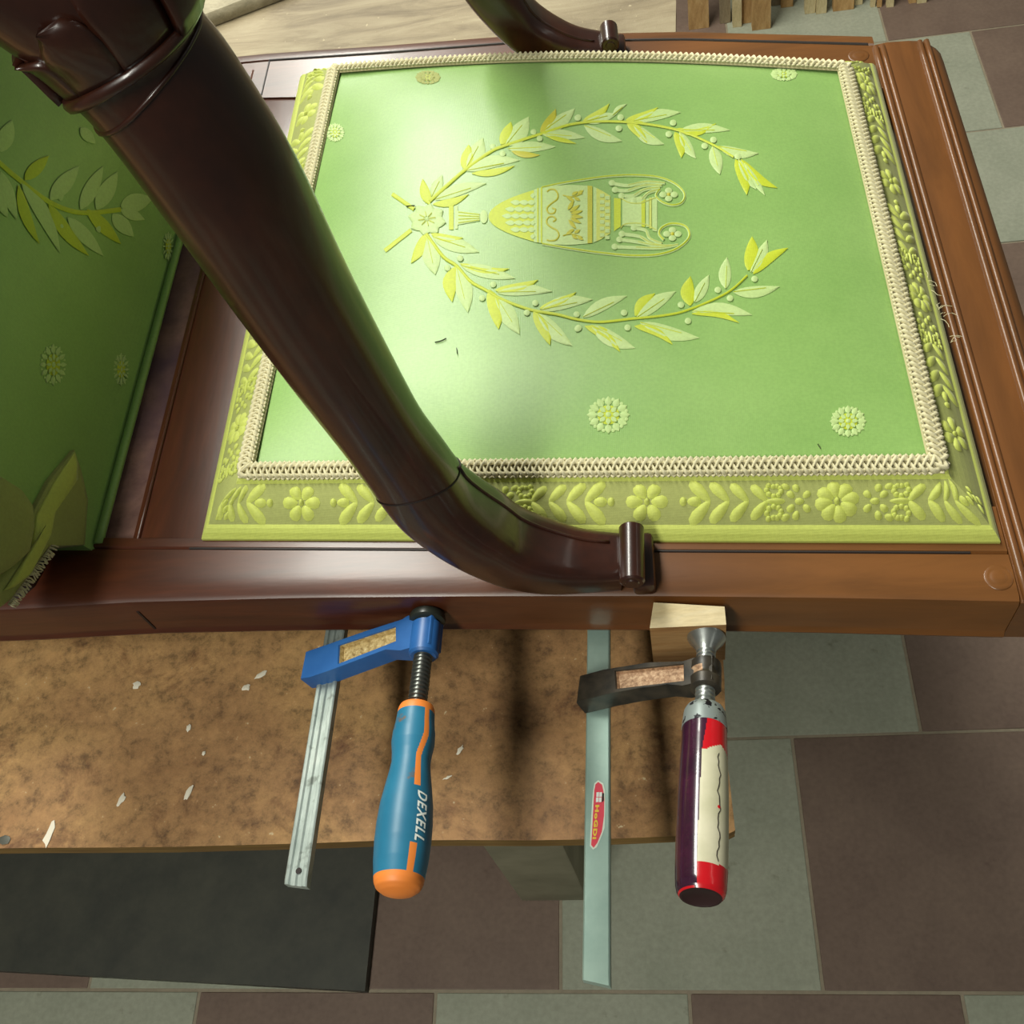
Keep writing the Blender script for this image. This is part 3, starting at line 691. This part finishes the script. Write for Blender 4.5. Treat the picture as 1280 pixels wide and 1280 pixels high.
# --- upholstered back panel at the left, leaning back and slightly hollow
def back_pt(s, h, o=0):         # s 0 near .. 1 far, h height above the rail
    y = lerp(.338, .846, s); hol = .006*(1-(2*s-1)**2)
    x = -.384-.07*h-hol*min(1,h/.06)-.006*math.cos(min(h/.02,1)*math.pi/2)*-1
    nrm = Vector((.98,-.05*(2*s-1),.08)).normalized()
    return Vector((x, y, .9455+h))+nrm*o
def on_back(px, py, o=0):
    r = ray(px, py).normalized(); s_, h_ = .3, .1
    lo, hi = .2, 2.5
    for _ in range(40):
        mid = (lo+hi)/2; P = CAM+r*mid; s_ = min(max((P.y-.338)/.508, -.3), 1.3); h_ = P.z-.9455
        if P.x > back_pt(s_, max(h_,0)).x: lo = mid
        else: hi = mid
    return back_pt((P.y-.338)/.508, max(P.z-.9455, 0), o)
m = MB(); ns, nh = 24, 24
def bg(s0, s1, h0, h1, o=0, mat=0):
    m.add([back_pt(lerp(s0,s1,i/ns), lerp(h0,h1,j/nh), o) for j in range(nh+1) for i in range(ns+1)], [(j*(ns+1)+i, j*(ns+1)+i+1, (j+1)*(ns+1)+i+1, (j+1)*(ns+1)+i) for j in range(nh) for i in range(ns)], mat)
bg(0,1,0,.46)
rim = [back_pt(i/ns, 0) for i in range(ns+1)]
m.add(rim+[p+Vector((-.05,0,0)) for p in rim], [(i, i+1, ns+2+i, ns+1+i) for i in range(ns)])
side0 = [back_pt(0, .46*j/nh) for j in range(nh+1)]
m.add(side0+[p+Vector((-.055,.004,0)) for p in side0], [(j, j+1, nh+2+j, nh+1+j) for j in range(nh)])
side1 = [back_pt(1, .46*j/nh) for j in range(nh+1)]
m.add(side1+[p+Vector((-.055,-.004,0)) for p in side1], [(j, j+1, nh+2+j, nh+1+j) for j in range(nh)])
bk = m.build('back_panel', M_green, chair, True)
m = MB(); m.tube([back_pt(.01+i*.0245, .004, .002) for i in range(40)], .0032, 8); m.build('piping', M_green, bk, True)
# wooden stiles and crest behind the panel
m = MB()
for s_ in (-.03, 1.03):
    m.tube([back_pt(s_, h)+Vector((-.05,0,0)) for h in (-.01,.1,.2,.3,.4,.48)], .02, 12)
m.tube([back_pt(i/12, .47)+Vector((-.035,0,0)) for i in range(13)], .022, 12)
m.build('back_frame', M_arm, chair, True)
# folded border band at the near bottom corner of the back
def corner(poly, off, name, mats, bulge):
    mm = MB(); n = len(poly); cx = sum(p[0] for p in poly)/n; cy = sum(p[1] for p in poly)/n; rings = []
    for sc, h in ((.97,-.034-off),(1.0,.0),(.93,bulge*.6),(.6,bulge),(.05,bulge*1.05)):
        rings.append([on_back(cx+(p[0]-cx)*sc, cy+(p[1]-cy)*sc, off+h) for p in poly])
    mm.loft(rings, True, True); return mm.build(name, mats, bk, True)
corner([(88,563),(97,590),(105,625),(101,682),(56,684),(8,750),(-25,775),(-30,740),(8,706),(30,690),(36,640),(56,602)], .003, 'corner_band', M_band, .001)
corner([(86,566),(90,580),(90,600),(62,640),(56,670),(30,720),(10,735),(-4,740),(30,700),(38,645),(60,605)], .0045, 'corner_stripe', M_bandy, .0006)
corner([(-6,596),(20,612),(34,632),(36,660),(30,692),(8,712),(-30,735),(-60,690),(-40,620)], .003, 'corner_fold', M_band, .004)
fr_ = MB()
for q in range(44):
    px, py = lerp(56,2,q/43), lerp(683,756,q/43); P = on_back(px, py, .004); 
    fr_.tube([P, P+Vector((.002,random.uniform(-.0015,.001),-.0015)), P+Vector((.003,random.uniform(-.002,.001),-.004))], .0005, 4)
fr_.build('fringe', M_cream, bk, True)
f = Fig(on_back)
bl = [((0,215),(20,275),14,P_,0),((22,232),(48,305),12,Y_,.05),((26,228),(74,316),16,P_,-.05),((60,255),(110,320),14,Y_,.05),((84,272),(128,320),15,P_,0),((108,262),(150,305),14,Y_,0),((140,268),(166,296),16,P_,0),
      ((30,225),(60,195),14,Y_,0),((62,250),(98,208),18,P_,0),((100,262),(128,208),16,P_,0),((120,262),(146,215),18,P_,0),((150,258),(190,248),20,P_,0),((150,262),(180,275),12,P_,0),((0,190),(14,150),18,P_,0),((100,160),(118,180),12,P_,0),((-10,230),(8,272),14,P_,0)]
for b, tp, wd, mt, bw in bl: f.leaf(b, tp, wd, mt, bw, .0006, .0012)
f.stroke([(-10,196),(20,222),(60,252),(100,266),(150,262)], 6, Y_, .0010); f.dot((76,283),4,5,P_); f.dot((123,285),4,6,P_); f.dot((75,245),4,6,P_)
f.build('wreath_branch', bk)
rosette(66,456,17,on_back,bk,False,1.55); rosette(151,462,10,on_back,bk,False,2.1); rosette(210,308,7,on_back,bk,False,2.6)
# ------------------------------------------------------------------ clamps
TAN = math.tan(math.radians(8))
def cl(px, py, z0, y0=.287):
    z = z0
    for _ in range(8):
        P = bp(px, py, z); z = z0+TAN*(y0-P.y)
    return bp(px, py, z)
def bar(parent, p0, p1, w, th, roll, mat, grooves, back=.085):
    ax = (p1-p0).normalized(); p0 = p0-ax*back
    s = ax.cross(Vector((0,0,1))).normalized(); nrm = s.cross(ax).normalized()
    if nrm.z < 0: nrm = -nrm
    s2 = s*math.cos(roll)+nrm*math.sin(roll); n2 = nrm*math.cos(roll)-s*math.sin(roll)
    m = MB(); h = w/2
    if grooves: pr_ = [(-h,-th),(-h,-.0006),(-h+.0008,0),(-h*.62,0),(-h*.5,-.0011),(-h*.12,-.0011),(0,-.0002),(h*.12,-.0011),(h*.5,-.0011),(h*.62,0),(h-.0008,0),(h,-.0006),(h,-th)]
    else: pr_ = [(-h,-th),(-h,-.0008),(-h+.0008,0),(h-.0008,0),(h,-.0008),(h,-th)]
    L = (p1-p0).length; rings = []
    for d in (0, L*.3, L*.6, L-.004, L):
        rings.append([p0+ax*(d+(-.0015*(x/h) if d == L else 0))+s2*x+n2*(z-(.0006 if d == L else 0)) for x, z in pr_])
    m.loft(rings); o = m.build('bar', mat, parent, 30)
    return o, ax, s2, n2, p0
def fixed_jaw(parent, P, ax, mat, dz):
    m = MB(); m.box((P.x-.009,P.y-.012,P.z-.006),(P.x+.009,P.y+.004,P.z+dz),0,.003); m.build('fixed_jaw', mat, parent, 30)
def arm_plate(A0, B0, ax, prof, rec, th, rd, mats, parent):
    """flanged sliding arm from bar A0 to screw B0; prof polygon in (0..1 along, metres across)"""
    e1 = B0-A0; e1 -= ax*e1.dot(ax); L = e1.length; e1.normalize(); e3 = e1.cross(ax).normalized()
    if e3.z < 0: e3 = -e3
    cx = sum(p[0] for p in rec)/len(rec); cy = sum(p[1] for p in rec)/len(rec); n = 40
    def cast(poly, a):
        dx, dy = math.cos(a), math.sin(a); best = None
        for i in range(len(poly)):
            (x0,y0),(x1,y1) = poly[i], poly[(i+1)%len(poly)]; ex, ey = x1-x0, y1-y0; det = dx*(-ey)+dy*ex
            if abs(det) < 1e-12: continue
            t = ((x0-cx)*(-ey)+(y0-cy)*ex)/det; u = (dx*(y0-cy)-dy*(x0-cx))/det
            if t > 0 and -1e-6 <= u <= 1+1e-6: best = t if best is None else max(best, t)
        return (cx+dx*best, cy+dy*best)
    angs = []
    for poly in (prof, rec):
        for p in poly: angs.append(math.atan2(p[1]-cy, p[0]-cx))
    angs = sorted(set(round(a, 4) for a in angs+[i*2*math.pi/n-math.pi+.01 for i in range(n)]))
    o = [cast(prof, a) for a in angs]; r = [cast(rec, a) for a in angs]
    W_ = lambda p, z: A0+e1*p[0]+ax*p[1]+e3*z
    sh = lambda p, k: (cx+(p[0]-cx)*k, cy+(p[1]-cy)*k)
    m = MB(); rings = [[W_(p,-th) for p in o],[W_(p,th-.0012) for p in o],[W_(sh(p,.985),th) for p in o],[W_(p,th) for p in r],[W_(sh(p,.97),th-.001) for p in r],[W_(sh(p,.93),th-rd) for p in r]]
    st = len(m.m); m.loft(rings, True, True, 0)
    nn = len(angs)
    m.m[-1] = 1
    for i in range(nn): m.m[st+4*nn+i] = 1
    return m.build('sliding_arm', mats, parent, 35), e1, e3, L
def screw(parent, P, Q, r, mat, pitch=.0028):
    ax = Q-P; L = ax.length; k = int(L/pitch); prof = []
    for i in range(k): d = i*pitch; prof += [(d,r*.84),(d+pitch*.25,r*.84),(d+pitch*.45,r),(d+pitch*.75,r)]
    m = MB(); m.lathe(P, ax, prof+[(L,r*.84)], 20); return m.build('screw', mat, parent, 40)
def text_mesh(txt, size, shear=0, bold=0):
    cu = bpy.data.curves.new('t', 'FONT'); cu.body = txt; cu.size = size; cu.shear = shear; cu.offset = bold; cu.space_character = 1.18; cu.resolution_u = 3
    o = bpy.data.objects.new('t', cu); COL.objects.link(o); dg = bpy.context.evaluated_depsgraph_get(); me = o.evaluated_get(dg).to_mesh()
    bm = bmesh.new(); bm.from_mesh(me); bmesh.ops.triangulate(bm, faces=bm.faces[:])
    bmesh.ops.subdivide_edges(bm, edges=[e_ for e_ in bm.edges if e_.calc_length() > size*.25], cuts=2)
    bm.verts.index_update(); vs = [w.co.copy() for w in bm.verts]; fs = [[w.index for w in f_.verts] for f_ in bm.faces]; bm.free()
    bpy.data.objects.remove(o, do_unlink=True); bpy.data.curves.remove(cu); return vs, fs
# clamp 1: blue arm, blue and orange grip
c1 = empty('bar_clamp', tuple(bp(440,850,.90)), 'clamp with bright blue arm and blue grip with orange end on chair rail', 'clamp', 'bar clamps on the chair rail')
p0, p1 = cl(418,790,.900), cl(368,1106,.900)
o, ax, s2, n2, _ = bar(c1, p0, p1, .0145, .005, -.18, M_zinc, True)
hl_ = MB(); Pn = p1-ax*.008-s2*.001+n2*-.0006; hl_.lathe(Pn, n2, [(0,.0018),(.0004,.0018),(.0004,0)], 12, ref=ax); hl_.build('hole', M_groove, o)
fixed_jaw(c1, p0-ax*.082, ax, M_blue, .04)
q0, q1, q2 = cl(535,768,.930), cl(521,884,.930), cl(497,1115,.930)
sx = (q2-q0).normalized()
m = MB(); m.lathe(q0+sx*.001, sx, [(0,.011),(.002,.0115),(.0045,.0112),(.006,.009),(.006,.0)], 28); pd = m.build('swivel_pad', M_bcap, c1, 40)
m = MB(); m.lathe(q0+sx*.006, sx, [(0,.0078),(.003,.0072),(.006,.0058),(.012,.0055)], 24); m.build('pad_socket', M_steel, pd, 40)
screw(c1, q0+sx*.012, q1+sx*.004, .0058, M_dsteel)
Bs = q0+sx*((cl(530,800,.93)-q0).dot(sx)+.002); Am = cl(403,832,.903)
Lp = (Bs-Am); Lp = (Lp-sx*Lp.dot(sx)).length
o, e1, e3, L = arm_plate(Am, Bs, sx, [(-.011,-.0095),(.006,-.0105),(Lp*.45,-.0085-.004),(Lp*.82,-.0075-.006),(Lp*.86,-.011-.004),(Lp+.008,-.011-.004),(Lp+.008,.010),(Lp*.84,.010),(Lp*.78,.0055),(Lp*.4,.0085),(.012,.0105),(-.004,.0115),(-.011,.0105)],
   [(.016,-.0075),(Lp*.76,-.0095),(Lp*.78,.002),(.018,.0072)], .0065, .0045, [M_blue, M_brass], c1)
bs = MB(); bs.lathe(Bs-sx*.0135, sx, [(0,.0075),(.001,.0092),(.022,.0092),(.0235,.0078),(.0235,.0055)], 28); bs.build('boss', M_blue, o, 40)
gl = MB(); gl.add([], []) 
# grip: lathe with an orange stripe winding along its right side
hd = (q2-q1); HL = hd.length; tp = [(0,.0098),(.012,.0104),(.03,.0108),(.06,.0110),(.10,.0113),(.16,.0122),(.22,.0124),(.28,.0114),(.33,.0110),(.38,.0116),(.46,.0130),(.56,.0146),(.66,.0153),(.76,.0153),(.86,.0146),(.93,.0136),(.962,.0130),(.985,.0118),(1.005,.0088),(1.018,.0045),(1.022,0)]
tt = [(q/220) for q in range(219)]+[.99+.0035*q for q in range(1,10)]
prof = [(HL*.0,.0)]+[(HL*t_, interp(tp, t_)) for t_ in tt]+[(HL*1.022, 0)]
NA = 180
def gm(i, j):
    t_ = prof[i][0]/HL; a = (j+.5)/NA*360     # 90 deg = up, side angle
    if t_ < .045 or t_ > .935: return 1
    c = 40 if t_ < .2 else (40+14*min(1,(t_-.2)/.12) if t_ < .52 else 52)
    if (t_ < .50 or t_ > .80) and abs(a-c) < 8.5: return 1
    return 0
m = MB(); hax = hd.normalized(); m.lathe(q1, hax, prof, NA, ref=Vector((0,0,1)), mf=gm)
grip = m.build('grip', [M_grip, M_orange], c1, 40)
vs, fs = text_mesh('DEXELL', .0085, .25, .00022); mx = max(p.x for p in vs)
aa = Vector((0,0,1)).cross(hax).normalized(); ab = hax.cross(aa); m = MB(); out = []
for p in vs:
    t_ = .525+p.x/mx*.265; R_ = interp(tp, t_)+.0003; an = math.radians(40)-(p.y-.003)/R_   # letters face the right-hand side
    out.append(q1+hax*HL*t_+(aa*math.cos(an)+ab*math.sin(an))*R_)
m.add(out, fs); m.build('lettering', M_white, grip)
# clamp 2: black arm, red, plum and cream handle
c2 = empty('bar_clamp', tuple(bp(800,860,.90)), 'clamp with black bronze arm and red, cream and plum handle on pine block', 'clamp', 'bar clamps on the chair rail')
p0, p1 = cl(748,785,.900), cl(745,1228,.900)
o, ax, s2, n2, _ = bar(c2, p0, p1, .0142, .0055, -.05, M_bar2, False)
fixed_jaw(c2, p0-ax*.082, ax, M_iron, .04)
# sticker
def onbar(px, py, h): 
    r = ray(px, py); t_ = (p0-CAM).dot(n2)/r.dot(n2); return CAM+r*t_+n2*h
stk = MB()
def spoly(pts, mat, h):
    n = len(pts); stk.add([onbar(715+x/10.667, 960+y/10.667, h) for x, y in pts], [tuple(range(n))], mat)
spoly([(350,165),(420,210),(440,300),(445,520),(435,800),(400,900),(330,1060),(280,1090),(240,1040),(245,860),(262,560),(282,300),(300,205)], 0, .00025)
spoly([(350,190),(400,225),(418,300),(432,420),(428,640),(400,850),(340,1000),(290,1068),(256,1030),(268,860),(284,560),(298,300),(315,220)], 1, .0004)
for x, y in ((328,330),(368,330),(322,400),(362,400)): spoly([(x,y),(x+34,y-4),(x+32,y+58),(x-2,y+62)], 2, .00055)
spoly([(405,340),(428,340),(426,440),(398,470)], 4, .00055)
so = stk.build('sticker', [M_stkw, M_pink, M_white, M_stky, M_groove], o)
vs, fs = text_mesh('HoGDi', .0058, 0, .0003); mx = max(p.x for p in vs); m = MB(); out = []
for p in vs:
    f_ = p.x/mx; px = lerp(318,278,f_)+p.y/.0045*52; py = lerp(495,955,f_); out.append(onbar(715+px/10.667, 960+py/10.667, .0006))
m.add(out, fs); m.build('lettering', M_stky, so)
# pine block between the pad and the rail
zt = .9475; k0, k1 = bp(812,783,zt), bp(908,783,zt)
bx0, bx1, byf = k0.x, k1.x, (k0.y+k1.y)/2
blk = MB(); bb_ = .0012
byb = .2745
zb = zt-.050
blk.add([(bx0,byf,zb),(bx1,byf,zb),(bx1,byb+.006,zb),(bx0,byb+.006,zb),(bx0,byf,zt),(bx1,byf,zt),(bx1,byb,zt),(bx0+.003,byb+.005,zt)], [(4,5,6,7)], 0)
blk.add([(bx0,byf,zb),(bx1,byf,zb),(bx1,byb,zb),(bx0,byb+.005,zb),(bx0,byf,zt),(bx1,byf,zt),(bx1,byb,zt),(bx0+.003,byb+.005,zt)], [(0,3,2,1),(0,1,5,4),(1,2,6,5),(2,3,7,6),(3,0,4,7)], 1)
wb = blk.build('wood_block', [M_pine, M_pined], None, False, Vector(((bx0+bx1)/2,(byf+byb)/2,zb)))
tag(wb, 'small pale pine block squeezed between clamp pad and chair rail', 'block')
TAN = math.tan(math.radians(14)); q0, q1, q2 = cl(880,781,.934,byf), cl(881,888,.934,byf), cl(876,1122,.934,byf)
q0 = Vector((q0.x, byf-.0005, q0.z)); sx = (q2-q1).normalized()
q0 = q1-sx*((q1.y-byf+.0005)/sx.y)
m = MB(); m.lathe(q0, sx, [(0,.0105),(.0015,.0112),(.003,.0105),(.009,.0062),(.012,.0056),(.012,0)], 28); m.build('swivel_pad', M_steel, c2, 40)
screw(c2, q0+sx*.010, q1+sx*.002, .0056, M_steel, .003)
Bs = q0+sx*((cl(879,845,.934,byf)-q0).dot(sx)); Am = cl(750,862,.903)
Lp = (Bs-Am); Lp = (Lp-sx*Lp.dot(sx)).length; off = (Bs-Am).dot(sx)
o, e1, e3, L = arm_plate(Am, Bs, sx, [(-.012,-.0085),(.004,-.0095),(Lp*.5,-.010+off*.4),(Lp*.86,-.0085+off),(Lp*.9,-.010+off),(Lp+.007,-.009+off),(Lp+.007,.008+off),(Lp*.84,.0085+off),(Lp*.7,.0065+off*.8),(Lp*.4,.008+off*.3),(.010,.0095),(-.012,.0105)],
   [(.012,-.0068),(Lp*.84,-.007+off),(Lp*.85,.0056+off*.95),(.014,.0070)], .0062, .003, [M_iron, M_copper], c2)
bs = MB(); bs.lathe(Bs-sx*.009, sx, [(0,.0070),(.0008,.0086),(.0065,.0088),(.008,.0078),(.0105,.0078),(.012,.0090),(.018,.0086),(.019,.0070),(.019,.005)], 28, mf=lambda i, j: 1 if 2 <= i <= 3 and 8 <= j <= 16 else 0); bs.build('boss', [M_iron, M_copper], o, 40)
fe = q1-sx*.0005
hd = q2-q1; HL = hd.length; hax = hd.normalized()
M_ferr = None
t = NT('chipped_ferrule'); nn_ = t.noise(220, 3, None, .6); M_ferr = t.out(t.mix(t.ramp(nn_, [(.60, BW(0)), (.63, BW(1))]), srgb(150,160,158), srgb(26,22,30)), .4, .4)
m = MB(); m.lathe(fe, hax, [(0,.0060),(0,.0102),(.002,.0112),(.004,.0116),(.0135,.0124),(.0135,.010)], 32); m.build('ferrule', M_ferr, c2, 40)
tp2 = [(0,.0118),(.1,.0121),(.12,.0121),(.2,.0122),(.32,.0127),(.5,.0131),(.7,.0131),(.88,.0128),(.955,.0124),(.985,.0116),(1.0,.0102)]
prof = [(HL*.12,.009)]+[(HL*lerp(.12,1,q/110), interp(tp2, lerp(.12,1,q/110))) for q in range(111)]+[(HL*1.001,.0090),(HL*.997,.0085),(HL*.99,0)]
NA = 160
def hm_(i, j):
    t_ = prof[i][0]/HL; a = (j+.5)/NA*360
    if i >= 111: return 3
    dv = 96-14*max(0,(t_-.1)/.9) if t_ > .3 else 96-30*(1-max(0,t_-.05)/.25)*.7
    dv = {True: 78+16*min(1,max(0,(t_-.05)/.25)), False: 94+6*min(1,(t_-.3)/.6)}[t_ < .3]
    if (a-dv) % 360 < 150:
        return 1 if t_ < .955 else (0 if (a-dv) % 360 > 6 and t_ > .985 else 1)
    top = .30-.05*max(0, 1-abs(((a+30) % 360)-75)/40)
    edge = .865+.02*math.sin(math.radians(a))
    if t_ < top or t_ > edge: return 0
    return 2
m = MB(); m.lathe(q1, hax, prof, NA, ref=Vector((0,0,1)), mf=hm_)
hnd = m.build('handle', [M_red, M_plum, M_creaml, M_hole], c2, 40)
aa = Vector((0,0,1)).cross(hax).normalized(); ab = hax.cross(aa)
def onh(t_, deg, o_=.0002):
    R_ = interp(tp2, t_)+o_; an = math.radians(deg); return q1+hax*HL*t_+(aa*math.cos(an)+ab*math.sin(an))*R_
m = MB(); m.tube([onh(lerp(.31,.87,q/24), 52+3*math.sin(q*.9)+2*math.sin(q*2.3), 0) for q in range(25)], .00028, 5); m.build('crack', M_groove, hnd)
m = MB()
m.lathe(onh(.60,52,-.0002), (onh(.6,52)-onh(.6,52,-.01)), [(0,.0009),(.0004,.0009),(.0005,0)], 10, ref=hax); m.build('paint_drip', M_red, hnd)
# ------------------------------------------------------------------ background pieces
m = MB(); bpts = [bp(-60,985,0), bp(484,1010,0), bp(460,1241,0), bp(-60,1212,0)]
m.add([p for p in bpts]+[p+Vector((0,0,.016)) for p in bpts], [(0,3,2,1),(4,5,6,7),(0,1,5,4),(1,2,6,5),(2,3,7,6),(3,0,4,7)])
og = sum(bpts, Vector())/4; sh_ = m.build('black_sheet', M_black, None, False, og); tag(sh_, 'flat black board lying on the tiled floor below the workbench edge', 'board')
m = MB(); s0, s1 = bp(262,36,ZB), bp(520,-64,ZB); d = (s1-s0).normalized(); nn_ = Vector((-d.y, d.x, 0)); s0 = s0-d*.25
rings = [[s0+d*(q*.7)+nn_*x+Vector((0,0,z)) for x, z in ((0,.001),(-.001,.006),(0,.012),(.004,.016),(.045,.018),(.07,.017),(.073,.012),(.073,.001))] for q in range(2)]
m.loft(rings); sl = m.build('timber_plank', wood('grey_slat', srgb(120,112,88), srgb(150,140,112), srgb(176,166,138), (6,14,14), .7, 0, .3), None, 40, s0); tag(sl, 'weathered grey plank lying on the far left of the workbench', 'plank')
bats = [(861,886,38,0,'wide ochre batten standing alone left of the upright offcut row'),(900,913,31,2,'thin grey batten standing second from the left among the offcuts'),(916,927,36,1,'narrow pale batten standing between grey and ochre battens'),
 (927,940,31,0,'ochre batten standing right behind the broad tan batten'),(940,963,39,0,'broad tan batten whose foot reaches closest to the chair rail'),(964,975,9,2,'grey brown batten just behind the right of the broad tan batten'),(976,991,11,0,'short looking tan batten standing left of the gap in the row'),
 (1006,1019,19,1,'cream batten, left one of the matching cream pair'),(1020,1033,19,1,'cream batten, right one of the matching cream pair'),(1041,1067,15,0,'wide flat tan batten standing right of the cream pair'),(1068,1078,8,1,'thin cream batten touching the wide flat tan one on its right'),
 (1088,1094,11,1,'very thin cream batten, left of the trio of slender ones'),(1096,1102,11,0,'very thin tan batten, middle of the trio of slender ones'),(1108,1117,11,1,'slender pale batten, right of the trio of slender ones'),(1136,1145,6,0,'slender tan batten second from the right end of the row'),(1146,1158,6,1,'pale batten at the right end of the upright offcut row')]
for i, (xa, xb, yb, mt, lab) in enumerate(bats):
    P, Q = bp(xa, yb-2, 0), bp(xb, yb-2, 0); wd = (Q-P).length; y = (P.y+Q.y)/2; h = .95+.35*((i*37) % 10)/10
    top_y = 2.615-.02; lean = top_y-(y+.018)
    m = MB(); x0 = min(P.x,Q.x); th = min(.02, wd*.9)
    vs = [(x0,y,0),(x0+wd,y,0),(x0+wd,y+th,0),(x0,y+th,0)]
    vs = [Vector(q) for q in vs]+[Vector(q)+Vector((0, lean, h)) for q in vs]
    m.add(vs, [(0,3,2,1),(4,5,6,7),(0,1,5,4),(1,2,6,5),(2,3,7,6),(3,0,4,7)])
    o = m.build('batten', M_bat[mt], None, False, Vector((x0+wd/2, y+th/2, 0))); tag(o, lab, 'batten', 'wooden battens standing in a row behind the chair')
